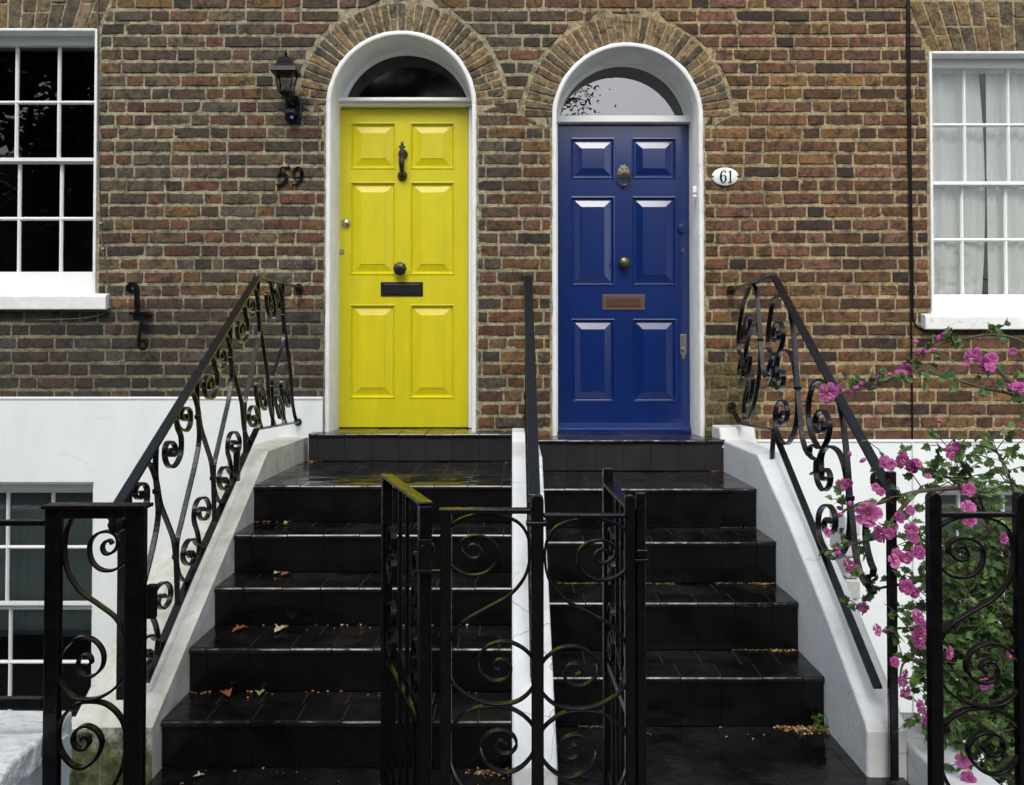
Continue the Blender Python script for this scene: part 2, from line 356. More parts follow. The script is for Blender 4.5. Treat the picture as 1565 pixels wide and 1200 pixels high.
def add_brick(mb, quad, col):
    # quad: 4 corners (x,z) bl br tr tl ; irregular pillow
    bl,br,tr,tl=[Vector(q) for q in quad]
    w=(br-bl).length; h=(tl-bl).length
    if w<.018 or h<.012: return
    nx=max(3,int(round(w/.019))); ny=4
    base=R.uniform(-.003,.002); tx=R.uniform(-.0025,.0025); tz=R.uniform(-.002,.002); sd=R.uniform(0,100)
    vs=[];fs=[]
    for j in range(ny+1):
        for i in range(nx+1):
            u=i/nx; v=j/ny
            if i in(0,nx) or j in(0,ny): pass
            uu=u; vv=v
            if i==1: uu=min(u,.004/w)
            if i==nx-1: uu=1-min(1-u,.004/w)
            if j==1: vv=min(.2,.004/h)
            if j==ny-1: vv=1-min(.2,.004/h)
            p=(bl*(1-uu)+br*uu)*(1-vv)+(tl*(1-uu)+tr*uu)*vv
            edge=(i in(0,nx)) or (j in(0,ny))
            near=(i in(1,nx-1)) or (j in(1,ny-1))
            corner=(i in(0,1,nx-1,nx)) and (j in(0,1,ny-1,ny))
            nn=nz(p.x*40,p.y*40,sd)+.5*nz(p.x*110,p.y*110,sd)
            y=base+tx*(2*u-1)+tz*(2*v-1)+.0028*nn-.002
            if near: y+=.0003+.006*max(0,nz(p.x*45,p.y*45,sd+9)-.18)
            if corner: y+=.0010+.006*max(0,nz(p.x*30,p.y*30,sd+5)-.1)
            if edge: y=.0125
            jit=.0022 if not (edge or near) else .0017
            p=p+Vector((R.uniform(-jit,jit),R.uniform(-jit,jit)))
            vs.append((p.x,y,p.y))
    for j in range(ny):
        for i in range(nx):
            a=j*(nx+1)+i; fs.append((a,a+1,a+nx+2,a+nx+1))
    mb.add(vs,fs,col)
def zz_lo(z): return z
def lay_bricks(mbL, mbR):
    ch=.0775; row=0; z=zL-3*ch-.02; J=.0165; JX=.0065
    while z<WTOP:
        x=WBL+R.uniform(-.2,0); z0,z1=z+J/2,z+ch-J/2
        wob=lambda xx: .005*nz(xx*.9,z*3)+.0025*nz(xx*6,z*9)
        k=row%2
        while x<WBR:
            st=(k%2==0); 
            if R.random()<.13: st=not st
            w=(.222 if st else .108)*R.uniform(.965,1.03); k+=1
            if R.random()<.02: w*=.6
            a,b=x+JX/2,x+w-JX/2; x+=w
            zmin=zL+.001 if b<.0 else (zR if a>1.42 else (thrL-.14))
            if a<-1.09 or a>1.42:
                if z1<zmin+.012: continue
                zz0=max(z0,zmin)
            else: zz0=z0
            if z1<zz0+.01: continue
            segs=[((a,a),(b,b))]   # (left bottom,top),(right bottom,top)
            zm=(zz0+z1)/2
            bb,bt,bm_=blocked(zz0),blocked(z1),blocked(zm)
            for i in range(4):
                if bm_[i] is None: continue
                L0,R0=bb[i] or bm_[i]; L1,R1=bt[i] or bm_[i]
                ns=[]
                for (lb,lt),(rb,rt) in segs:
                    if max(rb,rt)<=min(L0,L1) or min(lb,lt)>=max(R0,R1): ns.append(((lb,lt),(rb,rt))); continue
                    # left remainder
                    nrb,nrt=min(rb,L0-J),min(rt,L1-J)
                    if nrb-lb>.012 or nrt-lt>.012:
                        ns.append(((lb,lt),(max(nrb,lb+.004),max(nrt,lt+.004))))
                    nlb,nlt=max(lb,R0+J),max(lt,R1+J)
                    if rb-nlb>.012 or rt-nlt>.012:
                        ns.append(((min(nlb,rb-.004),min(nlt,rt-.004)),(rb,rt)))
                segs=ns
            for (lb,lt),(rb,rt) in segs:
                q=[(lb,zz0+wob(lb)),(rb,zz0+wob(rb)),(rt,z1+wob(rt)),(lt,z1+wob(lt))]
                cx=(lb+rb)/2
                add_brick(mbL if cx<SPLIT else mbR,q,brick_col(cx,zm))
        for k_ in ('y','b'):
            c_,_,ro_=AR[k_]; tz=c_.z+ro_+.004
            if zz_lo(z)<tz<z+ch and z+ch-J/2-tz>.014:
                h_=math.sqrt(max(0,ro_*ro_-(z+ch/2-c_.z)**2)) if abs(z+ch/2-c_.z)<ro_ else .12
                xa=c_.x-h_+.01
                while xa<c_.x+h_-.03:
                    xb=min(c_.x+h_-.01,xa+R.choice([.1,.2])); add_brick(mbL if c_.x<SPLIT else mbR,[(xa,tz+.004),(xb-JX,tz+.004),(xb-JX,z+ch-J/2),(xa,z+ch-J/2)],brick_col(xa,z)); xa=xb
        z+=ch; row+=1
def lay_arch(mb,c,r,ro,n):
    for i in range(n):
        a0=math.pi*i/n; a1=math.pi*(i+1)/n; ja=.0030
        split=R.random()<.22; rm=r+(ro-r)*R.uniform(.4,.62)
        for ra,rb in ([(r+.006,rm-.003),(rm+.003,ro-.006)] if split else [(r+.006,ro-.006)]):
            q=[]
            for rr,aa,sgn in ((ra,a1,-1),(ra,a0,1),(rb,a0,1),(rb,a1,-1)):
                A=aa+sgn*ja/rr; q.append((c.x+rr*math.cos(A),c.z+rr*math.sin(A)))
            # q order: bl, br, tr, tl with local "right" = a0 side
            kq=R.uniform(.72,1.2); col=tuple(v*kq for v in R.choice(palA))
            add_brick_any(mb,q,col)
def add_brick_any(mb,q,col):
    # orient so that the long side is the u direction
    q=[Vector(p) for p in q]
    w=(q[1]-q[0]).length; h=(q[3]-q[0]).length
    if h>w: q=[q[1],q[2],q[3],q[0]]
    add_brick(mb,[tuple(p) for p in q],col)
def lay_flat(mb,W,hgt,splay):
    n=int((W['x1']-W['x0'])/.072)
    for i in range(n):
        def xx(u,t): return W['x0']-splay*t+(W['x1']-W['x0']+2*splay*t)*u
        u0,u1=i/n,(i+1)/n; zc=W['z1']
        tm=R.choice([.33,.5,.66]) 
        for ta,tb in ((.03,tm-.015),(tm+.015,.98)):
            q=[(xx(u0,ta)+.004,zc+hgt*ta),(xx(u1,ta)-.004,zc+hgt*ta),(xx(u1,tb)-.004,zc+hgt*tb),(xx(u0,tb)+.004,zc+hgt*tb)]
            kq=R.uniform(.7,1.1); col=tuple(v*kq for v in R.choice(palA)); add_brick_any(mb,q,col)
def in_open(x,z):
    for k in('y','b'):
        c,r,ro=AR[k]
        if z<c.z and abs(x-c.x)<r: return True
        if z>=c.z and (x-c.x)**2+(z-c.z)**2<r*r: return True
    for W in(LW,RW):
        if W['x0']<x<W['x1'] and W['z0']<z<W['z1']: return True
    return False
def mortar(x0,x1,z0,z1,cfun):
    st=.0105; nx=int((x1-x0)/st); nzc=int((z1-z0)/st); mb=MB(); 
    idx=-np.ones((nzc+1,nx+1),int); vs=[];cs=[]
    sx=(x1-x0)/nx; sz=(z1-z0)/nzc; fs=[]
    X=[x0+i*sx for i in range(nx+1)]; Z=[z0+j*sz for j in range(nzc+1)]
    def vid(j,i):
        if idx[j,i]<0:
            x,z=X[i],Z[j]
            y=.0036+.0026*nz(x*22,z*45,3)+.0016*nz(x*70,z*90,5)
            idx[j,i]=len(vs); vs.append((x+.003*nz(x*50,z*50,1),y,z+.003*nz(x*50,z*50,2))); cs.append(cfun(x,z))
        return int(idx[j,i])
    for j in range(nzc):
        for i in range(nx):
            if in_open((X[i]+X[i+1])/2,(Z[j]+Z[j+1])/2): continue
            fs.append((vid(j,i),vid(j,i+1),vid(j+1,i+1),vid(j+1,i)))
    mb.v=vs; mb.f=fs; mb.c=cs; mb.m=[0]*len(fs); return mb
def mcolL(x,z):
    t=.5+.5*nz(x*2.5,z*3.5); k=min(1,max(0,(x+.5)/1.4)); c=[(a_*(1-k)+b_*k)*(.75+.5*t) for a_,b_ in ((.315,.345),(.29,.282),(.19,.157))]
    if x<-.9 and z<EZ+.33: c=[v*.62 for v in c]
    return tuple(c)
def mcolR(x,z):
    c=list(mcolL(x,z))
    if 1.1<x<1.42 and z<EZ-.02: c=[v*.6 for v in c]
    return tuple(c)
# ------------------------------------------------------------------ houses
hL=empty('house',(-2,0,0)); tag(hL,'brown brick terraced house with yellow front door and dark sash windows','house','terraced brick houses side by side')
hR=empty('house',(2,0,0)); tag(hR,'reddish brick terraced house with blue front door and curtained sash window','house','terraced brick houses side by side')
bL,bR=MB(),MB(); lay_bricks(bL,bR)
lay_arch(bL,*AR['y'],35); lay_arch(bR,*AR['b'],35); lay_flat(bL,LW,.31,.13); lay_flat(bR,RW,.31,.13)
bL.build('brickwork',M['brick'],hL,fixn=False); bR.build('brickwork',M['brick'],hR,fixn=False)
mortar(WBL,SPLIT,thrL-.16,WTOP,mcolL).build('mortar',M['mortar_old'],hL,fixn=False,smooth=True)
mortar(SPLIT,WBR,thrL-.16,WTOP,mcolR).build('mortar',M['mortar_old'],hR,fixn=False,smooth=True)
# solid wall body behind the face, with the openings left free
def wall_body(x0,x1,W,arch,par):
    mb=MB(); y0,y1=.03,.36
    c,r,_=arch; lo=min(x0,x1)
    xs=sorted([W['x0'],W['x1']])
    def b(a,b_,z0,z1):
        if b_>a and z1>z0: mb.box((a,y0,z0),(b_,y1,z1))
    zt=WTOP
    # columns
    if W['x0']<c.x: cols=[(x0,W['x0']),(W['x1'],c.x-r),(c.x+r,x1)]
    else: cols=[(x0,c.x-r),(c.x+r,W['x0']),(W['x1'],x1)]
    for a,b_ in cols: b(a,b_,-1.25,zt)
    b(W['x0'],W['x1'],W['z1'],zt); b(W['x0'],W['x1'],P(0,735,0).z,W['z0'])
    b(W['x0'],W['x1'],-1.25,P(0,1120,0).z)
    # over the arch
    n=24; pts=[(c.x+r*math.cos(math.pi*i/n),c.z+r*math.sin(math.pi*i/n)) for i in range(n+1)]
    mb.extr_y([(c.x+r,zt)]+[(c.x-r,zt)]+pts[::-1],y0,y1)
    b(c.x-r,c.x+r,-1.25,EZ-.6)
    mb.build('wall',M['brickfar'],par)
wall_body(WBL,SPLIT,LW,AR['y'],hL); wall_body(SPLIT,WBR,RW,AR['b'],hR)
# painted render plinths
def plinth(x0,x1,zt,W,par,bw):
    mb=MB(); y0,y1=-.022,.029; zb=-1.25
    bx0,bx1,bz0,bz1=bw
    def b(a,c,z0,z1): mb.box((a,y0,z0),(c,y1,z1))
    a,c=x0,x1
    for s0,s1 in ((a,bx0),(bx1,c)):
        if s1>s0: b(s0,s1,zb,zt)
    b(bx0,bx1,bz1,zt); b(bx0,bx1,zb,bz0)
    o=mb.build('painted_plinth',M['render'],par)
    mt=MB(); 
    mt.box((x0,-.028,zt-.004),(x1,.02,zt+.014)); mt.build('plinth_ledge',M['paint'],par,bevel=.006)
BWL=(-3.50,P(145,900,0).x,P(100,1128,0).z,P(100,736,0).z)
BWR=(P(1418,900,0).x,3.55,P(1500,1140,0).z,P(1500,741,0).z)
plinth(WBL,P(494,630,0).x,zL,None,hL,BWL)
plinth(P(1150,690,0).x,WBR,zR,None,hR,BWR)
# ---- openings lining
def lining(par,arch,zb,name='door_surround'):
    c,r,_=arch; mb=MB(); n=90; t=.021
    NJ=60; path=[(c.x-r,zb)]+[(c.x-r,zb+(c.z-zb)*i/NJ) for i in range(1,NJ)]+[(c.x-r*math.cos(math.pi*i/n),c.z+r*math.sin(math.pi*i/n)) for i in range(n+1)]+[(c.x+r,c.z-(c.z-zb)*i/NJ) for i in range(1,NJ+1)]
    vs=[];fs=[]
    for i,(x,z) in enumerate(path):
        if i<=NJ or i>=n+NJ: nx_,nz_=(1 if x<c.x else -1),0
        else: nx_,nz_=(c.x-x)/r,(c.z-z)/r
        j=.003*nz(x*14,z*14,8)+.0022*nz(x*50,z*50,3)
        o=(x-nx_*(.006+j),z-nz_*(.006+j)); inn=(x+nx_*t,z+nz_*t); i2=(x+nx_*(t+.004),z+nz_*(t+.004))
        vs+= [(o[0],.02,o[1]),(o[0],-.009+R.uniform(-.001,.001),o[1]),(inn[0]-nx_*.006,-.010,inn[1]-nz_*.006),(inn[0],-.004,inn[1]),(i2[0],YD+.02,i2[1])]
    for i in range(len(path)-1):
        for k in range(4): fs.append((5*i+k,5*i+k+1,5*i+5+k+1,5*i+5+k))
    mb.add(vs,fs); return mb.build(name,M['plaster'],par,smooth=True)
lining(hL,AR['y'],thrL-.003); lining(hR,AR['b'],thrR-.003)

def rect_ring(mb,x0,x1,z0,z1,w,y0,y1,wb=None,wt=None):
    wb=w if wb is None else wb; wt=w if wt is None else wt
    mb.box((x0,y0,z0),(x0+w,y1,z1)); mb.box((x1-w,y0,z0),(x1,y1,z1))
    mb.box((x0+w,y0,z0),(x1-w,y1,z0+wb)); mb.box((x0+w,y0,z1-wt),(x1-w,y1,z1))
def make_door(par,key,mat_,pix,panels,zthr,zhead,weather=False):
    # pix: x0,x1 at door plane
    root_loc=((pix[0]+pix[1])/2,YD,zthr)
    x0,x1=pix; z0,z1=zthr+.006,zhead
    xs=sorted({x0,x1}|{p[0] for p in panels}|{p[1] for p in panels}); 
    mb=MB(); zs=sorted({z0,z1}|{p[2] for p in panels}|{p[3] for p in panels})
    y=YD
    for i in range(len(xs)-1):
        for j in range(len(zs)-1):
            a,b,c,d=xs[i],xs[i+1],zs[j],zs[j+1]
            if any(p[0]<=a+1e-6 and p[1]>=b-1e-6 and p[2]<=c+1e-6 and p[3]>=d-1e-6 for p in panels): continue
            mb.add([(a,y,c),(b,y,c),(b,y,d),(a,y,d)],[(0,1,2,3)])
    # slab sides/back
    mb.box((x0,y+.022,z0),(x1,y+.045,z1))
    for q in (((x0,y,z0),(x0,y+.03,z0),(x0,y+.03,z1),(x0,y,z1)),((x1,y,z0),(x1,y,z1),(x1,y+.03,z1),(x1,y+.03,z0)),((x0,y,z0),(x1,y,z0),(x1,y+.03,z0),(x0,y+.03,z0))): mb.add(q,[(0,1,2,3)])
    d=mb.build('door',mat_,par)
    for p in panels:
        m2=MB(); a,b,c,e=p
        rings=[(0,0),(.002,-.003),(.008,-.004),(.014,.006),(.020,.014),(.026,.014),(.066,.002),(.068,-.001)]
        vs=[];fs=[]
        for ins,yy in rings: vs+=[(a+ins,y+yy,c+ins),(b-ins,y+yy,c+ins),(b-ins,y+yy,e-ins),(a+ins,y+yy,e-ins)]
        for k in range(len(rings)-1):
            for q in range(4): fs.append((4*k+q,4*k+(q+1)%4,4*k+4+(q+1)%4,4*k+4+q))
        k=len(rings)-1; fs.append((4*k,4*k+1,4*k+2,4*k+3)); m2.add(vs,fs)
        m2.build('door_panel',mat_,d,fixn=False)
    if weather:
        m3=MB(); za=P(950,662,YD).z; zb=P(950,646,YD).z
        m3.extr_x([(YD-.002,zb),(YD-.04,za+.028),(YD-.04,za+.004),(YD-.002,za+.004)],x0+.002,x1-.002)
        m3.build('weatherboard',mat_,d,bevel=.004)
    return d
def pz(py): return P(782,py,YD).z
# yellow
yx0,yx1=P(519,400,YD).x-.008,P(715.5,400,YD).x
def pxs(a,b,y=400): return P(a,y,YD).x,P(b,y,YD).x
panY=[]
for (a,b) in ((534.5,605),(626,695)):
    xa,xb=pxs(a,b)
    for (t,bm_) in ((187,259),(277.5,420.5),(465,609.5)): panY.append((xa,xb,pz(bm_),pz(t)))
doorY=make_door(hL,'y',M['yellow'],(yx0,yx1),panY,thrL,pz(166))
tag(doorY,'bright yellow six-panel front door')
bx0,bx1=pxs(853,1054.5)
panB=[]
for (a,b) in ((872.5,940),(966,1034)):
    xa,xb=pxs(a,b)
    for (t,bm_) in ((210.5,274),(300,437.5),(487,615)): panB.append((xa,xb,pz(bm_),pz(t)))
doorB=make_door(hR,'b',M['blue'],(bx0,bx1),panB,thrR,pz(191),True)
tag(doorB,'glossy dark blue six-panel front door')
# frames, transom, fanlight
def door_frame(par,arch,zb,dx0,dx1,ztrans0,ztrans1,gm,lab,projecting):
    c,r,_=arch; mb=MB(); r2=r-.026
    mb.box((c.x-r2-.003,YD-.03,zb+.001),(dx0-.003,YD+.05,ztrans0)); mb.box((dx1+.003,YD-.03,zb+.001),(c.x+r2+.003,YD+.05,ztrans0))
    f=mb.build('door_frame',M['frame_paint'],par,bevel=.004)
    mt=MB(); hw=r2+.001
    mt.box((c.x-hw,YD-.055,ztrans0+.002),(c.x+hw,YD+.05,ztrans1))
    if projecting:
        mt.box((c.x-hw+.001,YD-.085,ztrans0+.022),(c.x+hw-.001,YD-.056,ztrans0+.040))
    mt.build('transom',M['frame_paint'],f,bevel=.004)
    # arched bead ring + glass
    zc=ztrans1; n=36
    def seg(rr): 
        a0=math.asin(max(-1,min(1,(zc-c.z)/rr))); return [(c.x+rr*math.cos(a0+(math.pi-2*a0)*i/n),c.z+rr*math.sin(a0+(math.pi-2*a0)*i/n)) for i in range(n+1)]
    A=seg(r2+.004); B=seg(r2-.018); mr=MB(); vs=[];fs=[]
    for i in range(n+1): vs+=[(A[i][0],YD-.01,A[i][1]),(B[i][0],YD-.004,B[i][1]),(B[i][0],YD+.03,B[i][1])]
    for i in range(n):
        for k in range(2): fs.append((3*i+k,3*i+k+1,3*i+3+k+1,3*i+3+k))
    mr.add(vs,fs); fan=mr.build('fanlight',M['frame_paint'],par,smooth=True)
    mg=MB(); mg.extr_y(seg(r2-.01),YD+.018,YD+.022); go=mg.build('glass',gm,fan)
    return f
ztY0,ztY1=pz(165.5),P(613,148.5,YD-.055).z
door_frame(hL,AR['y'],thrL,yx0,yx1,ztY0,ztY1,M['fanglass_dim'],'',True)
ztB0,ztB1=pz(190.5),P(950,176.5,YD-.055).z
door_frame(hR,AR['b'],thrR,bx0,bx1,ztB0,ztB1,M['fanglass'],'',False)
# dark hallways and rooms behind glass
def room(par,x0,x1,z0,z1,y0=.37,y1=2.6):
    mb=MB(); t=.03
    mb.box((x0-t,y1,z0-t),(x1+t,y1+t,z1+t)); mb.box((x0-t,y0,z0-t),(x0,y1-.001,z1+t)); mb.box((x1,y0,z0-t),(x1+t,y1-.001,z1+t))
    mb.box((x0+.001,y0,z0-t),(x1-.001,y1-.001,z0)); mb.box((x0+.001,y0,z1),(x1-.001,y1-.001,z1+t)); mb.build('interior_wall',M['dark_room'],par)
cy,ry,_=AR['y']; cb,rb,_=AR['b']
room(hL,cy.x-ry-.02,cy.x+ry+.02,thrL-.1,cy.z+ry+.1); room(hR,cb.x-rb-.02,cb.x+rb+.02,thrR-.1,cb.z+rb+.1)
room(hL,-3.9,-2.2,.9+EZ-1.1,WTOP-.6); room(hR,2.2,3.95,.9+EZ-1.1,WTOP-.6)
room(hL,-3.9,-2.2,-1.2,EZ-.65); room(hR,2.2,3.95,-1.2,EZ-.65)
# sash windows --------------------------------------------------------------
def sash_window(par,W,bar0,pitch,ncols,rows_up,rows_lo,zbot_rail,sill,sillx,yU=.11,yL=.152,lining_px=.02,gm=None,glassy=True,dirn=1):
    """rows_up/lo : list of z lines (glass top, bars.., glass bottom)"""
    gm=gm or M['glass']
    x0,x1,z0,z1=W['x0'],W['x1'],W['z0'],W['z1']
    # reveals (painted plaster lining)
    mb=MB(); t=.013
    mb.box((x0-.004,-.012,z0),(x0+t,.20,z1)); mb.box((x1-t,-.012,z0),(x1+.004,.20,z1)); mb.box((x0+t,-.012,z1-t),(x1-t,.20,z1+.004))
    mb.build('window_reveal',M['plaster'],par,bevel=.004)
    fr=MB(); e=.03
    zfb=(sill[0]-.003) if sill else z0; zbot_rail=rows_lo[-1]-zfb-.004
    rect_ring(fr,x0+t+.001,x1-t-.001,zfb,z1-t-.001,.035,.085,.20,wb=.0035,wt=.05)
    f=fr.build('window',M['frame_paint'],par,bevel=.003)
    xl=[bar0+pitch*i for i in range(ncols+1)]
    def sash(y,rows,name,bt,bb):
        m=MB(); a,b=xl[0],xl[-1]; top,bot=rows[0],rows[-1]
        rect_ring(m,a-.035,b+.035,bot-bb,top+bt,.035,y,y+.034,wb=bb,wt=bt)
        for xx in xl[1:-1]:
            pts=[(xx-.0105,y+.014),(xx-.004,y+.003),(xx+.004,y+.003),(xx+.0105,y+.014),(xx+.0105,y+.03),(xx-.0105,y+.03)]
            m.extr_z(pts,bot,top)
        for zz in rows[1:-1]:
            m.extr_x([(y+.0125,zz-.0105),(y+.0015,zz-.004),(y+.0015,zz+.004),(y+.0125,zz+.0105),(y+.0285,zz+.0105),(y+.0285,zz-.0105)],a,b)
        s=m.build(name,M['frame_paint'],f,bevel=.002)
        for i in range(ncols):
            for j in range(len(rows)-1):
                g_=MB(); q=R.uniform(-.0008,.0008); q2=R.uniform(-.0008,.0008)
                a_,b_=xl[i]+.008,xl[i+1]-.008; c_,d_=rows[j+1]+.008,rows[j]-.008
                g_.add([(a_,y+.020+q,c_),(b_,y+.020-q,c_),(b_,y+.020-q+q2,d_),(a_,y+.020+q+q2,d_)],[(0,1,2,3)])
                g_.build('pane',gm,f,fixn=False)
        return s
    sash(yU,rows_up,'upper_sash',.03,.022); sash(yL,rows_lo,'lower_sash',.022,zbot_rail)
    if sill:
        sm=MB(); zt,zb=sill; a,b=sillx
        sm.extr_x([(.16,zt+.02),(.0,zt+.004),(-.055,zt-.006),(-.065,zt-.02),(-.065,zb),(-.03,zb),(-.03,zb+.01),(.16,zb+.01)],a,b)
        sm.build('sill',M['plaster'],f,bevel=.006)
def Z(py,Y): return P(100,py,Y).z
sash_window(hL,LW,P(88,200,.11).x-3*.2555,.2555,4,[Z(71,.11),Z(156,.11),Z(241,.11)],[Z(250,.152),Z(334,.152),Z(415.5,.152)],.10,
            (Z(449,-.03),Z(473,-.065)),(-3.6,P(162,460,-.06).x))
sash_window(hR,RW,P(1475.5,200,.11).x-.265,.265,4,[Z(107,.11),Z(190.5,.11),Z(277,.11)],[Z(285,.152),Z(366.5,.152),Z(450,.152)],.095,
            (Z(480,-.03),Z(503.5,-.065)),(P(1414,490,-.06).x,3.65))
LB=dict(x0=BWL[0],x1=BWL[1],z0=BWL[2],z1=BWL[3]); RB=dict(x0=BWR[0],x1=BWR[1],z0=BWR[2],z1=BWR[3])
sash_window(hL,LB,P(78,900,.11).x-3*.27,.27,4,[Z(753,.11),Z(837,.11),Z(920,.11)],[Z(932,.152),Z(1013,.152),Z(1098,.152)],.05,
            (Z(1128,-.03),Z(1158,-.065)),(-3.6,P(157,1140,-.05).x))
sash_window(hR,RB,P(1468,900,.11).x-.265,.265,4,[Z(757,.11),Z(837,.11),Z(920,.11)],[Z(932,.152),Z(1013,.152),Z(1098,.152)],.05,
            (Z(1140,-.03),Z(1165,-.065)),(P(1412,1140,-.05).x,3.65))
# curtains
def curtain(name,x0,x1,z0,z1,y,amp,per,mat_,label,cat,group=None,sway=0.0):
    mb=MB(); n=int((x1-x0)/.008); m=14; vs=[];fs=[]; ph=R.uniform(0,6)
    for j in range(m+1):
        t=j/m; z=z1+(z0-z1)*t
        for i in range(n+1):
            u=i/n; x=x0+(x1-x0)*u+sway*math.sin(t*3.1)*(.3+u)
            a=2*math.pi*(x0+(x1-x0)*u)/per+ph+1.2*nz(u*4,0,ph)
            vs.append((x,y+amp*(.6*math.sin(a)+.4*math.sin(2.3*a+1))*(.75+.25*t),z))
    for j in range(m):
        for i in range(n): fs.append((j*(n+1)+i,j*(n+1)+i+1,(j+1)*(n+1)+i+1,(j+1)*(n+1)+i))
    mb.add(vs,fs); o=mb.build(name,mat_,None,fixn=False,smooth=True)
    s=o.modifiers.new('thick','SOLIDIFY'); s.thickness=.002
    tag(o,label,cat,group); return o
cz0,cz1=RW['z0']+.06,RW['z1']+.03
curtain('curtain',2.40,2.865,cz0,cz1,.212,.021,.16,M['curtain'],'pale ivory curtain hanging in folds at the outer left of the right window','curtain','ivory curtains in the right window',.03)
curtain('curtain',2.905,3.55,cz0,cz1,.214,.023,.14,M['curtain'],'pale ivory curtain right of the dark gap in the right window','curtain','ivory curtains in the right window',-.01)
curtain('net_blind',-3.5,-2.42,Z(962,.26),LB['z1'],.25,.006,.11,M['net'],'grey green net blind half drawn in the left basement window','blind')
curtain('net_blind',2.42,3.55,RB['z0'],RB['z1'],.26,.006,.11,M['net'],'grey net blind behind the pink shrub in the right basement window','blind')
# ------------------------------------------------------------------ door furniture
def knob8(par,c,r,mat_,n=8,name='door_knob'):
    mb=MB(); prof=[(.018,0),(.020,-.006),(.012,-.014),(.012,-.028),(r*.7,-.034),(r,-.048),(r*.8,-.062),(r*.35,-.070),(.001,-.071)]
    mb.lathe(prof,c,'y',n); return mb.build(name,mat_,par)
def disc(par,c,r,mat_,name,depth=.006):
    mb=MB(); mb.lathe([(r,0),(r,-depth*.6),(r*.85,-depth),(.001,-depth)],c,'y',20); return mb.build(name,mat_,par,smooth=False)
def rot_y(mb,c,a):
    pass
# yellow: knocker
k=MB(); ct=P(616,236,YD-.005); cbm=P(615,269,YD-.005)
k.lathe([(.030,0),(.030,-.006),(.024,-.012),(.012,-.030),(.001,-.034)],ct,'y',20)
k.lathe([(.030,0),(.030,-.006),(.024,-.012),(.018,-.026),(.001,-.030)],cbm,'y',20)
arc=smooth_curve([ct+Vector((-.002,-.034,.052)),ct+Vector((-.002,-.036,.02)),ct+Vector((-.001,-.042,-.012)),ct+Vector((-.002,-.062,-.045)),ct+Vector((-.001,-.066,-.078)),ct+Vector((0,-.052,-.112)),cbm+Vector((0,-.03,0))],5)
k.tube(arc,[.009+.009*math.sin(math.pi*min(1,i/(len(arc)-1)))for i in range(len(arc))],10)
k.box(ct+Vector((-.022,-.044,.034)),ct+Vector((.018,-.030,.042))); k.lathe([(.007,-.012),(.010,0),(.007,.014)],ct+Vector((-.002,-.036,.056)),'z',10)
k.build('door_knocker',M['black'],doorY)
knob8(doorY,P(612.5,412,YD),.043,M['black'])
def plate(par,a,b,Y,mat_,flapm,name,flapi=.014,inner=None):
    A=P(a[0],a[1],Y); B=P(b[0],b[1],Y); mb=MB(); mb.box((A.x,Y-.006,B.z),(B.x,Y+.004,A.z)); o=mb.build(name,mat_,par,bevel=.002)
    m2=MB(); i=flapi; m2.box((A.x+i*1.3,Y-.0095,B.z+i),(B.x-i*1.3,Y-.006,A.z-i)); m2.build('flap',flapm,o,bevel=.002)
    return o
plate(doorY,(582,431),(646.5,453),YD,M['black'],M['black'],'letter_plate')
l=MB(); c=P(529,341.5,YD); l.lathe([(.029,0),(.029,-.004),(.022,-.012),(.018,-.014),(.017,-.024),(.001,-.028)],c,'y',24); l.build('door_lock',M['chrome'],doorY)
disc(doorY,P(522.5,385,YD),.016,M['chrome'],'keyhole_cover')
# blue: lion head knocker
lb=P(953,263,YD)
def lion(par,c):
    mb=MB(); n=28; m=9; vs=[];fs=[]
    for j in range(m+1):
        rr=j/m
        for i in range(n):
            a=2*math.pi*i/n
            lob=1+.10*math.sin(9*a+math.pi/2)*(rr>.75)
            x=.040*rr*lob*math.cos(a)*(1-.12*math.sin(a)*rr); z=.043*rr*lob*math.sin(a)+.0
            y=-.030*math.cos(rr*math.pi/2)**.7-.004
            mane=.005*math.sin(12*a)*(1 if rr>.6 else 0)*math.sin(rr*math.pi)
            # face: muzzle, brow, eye sockets
            mz=-.016*math.exp(-((x/.013)**2+((z+.014)/.013)**2)); nose=-.010*math.exp(-((x/.006)**2+((z-.004)/.018)**2))
            eye=.010*(math.exp(-(((x-.014)/.006)**2+((z-.010)/.005)**2))+math.exp(-(((x+.014)/.006)**2+((z-.010)/.005)**2)))
            brow=-.006*(math.exp(-(((x-.014)/.009)**2+((z-.019)/.005)**2))+math.exp(-(((x+.014)/.009)**2+((z-.019)/.005)**2)))
            vs.append(c+Vector((x,(y+mane+mz+nose+eye+brow)*1.0,z)))
    for j in range(m):
        for i in range(n): fs.append((j*n+i,j*n+(i+1)%n,(j+1)*n+(i+1)%n,(j+1)*n+i))
    vs2=vs; mb.add(vs2,fs); o=mb.build('door_knocker',M['silverbrass'],par,smooth=True,fixn=True)
    rg=MB(); cc=c+Vector((0,-.040,-.052)); rad=.0385
    pts=[cc+Vector((rad*math.sin(a)*(1.0+.08*math.cos(a)),.010*(1-math.cos(a)),rad*.92*math.cos(a))) for a in [math.radians(25+310*i/26) for i in range(27)]]
    rg.tube(pts,.0042,8); rg.lathe([(.001,-.012),(.009,-.006),(.010,0),(.008,.008),(.001,.012)],cc+Vector((0,.016,-.036)),'z',10)
    rg.build('ring',M['brass'],o if False else par,smooth=True)
lion(doorB,lb)
knob8(doorB,P(953,403,YD),.036,M['brass'])
plate(doorB,(920.5,450.5),(985.5,474),YD,M['bronze'],M['rust'],'letter_plate',.020)
disc(doorB,P(1042,350.5,YD),.026,M['blue'],'door_lock',.022); disc(doorB,P(1043.5,383,YD),.013,M['bronze'],'keyhole_cover')
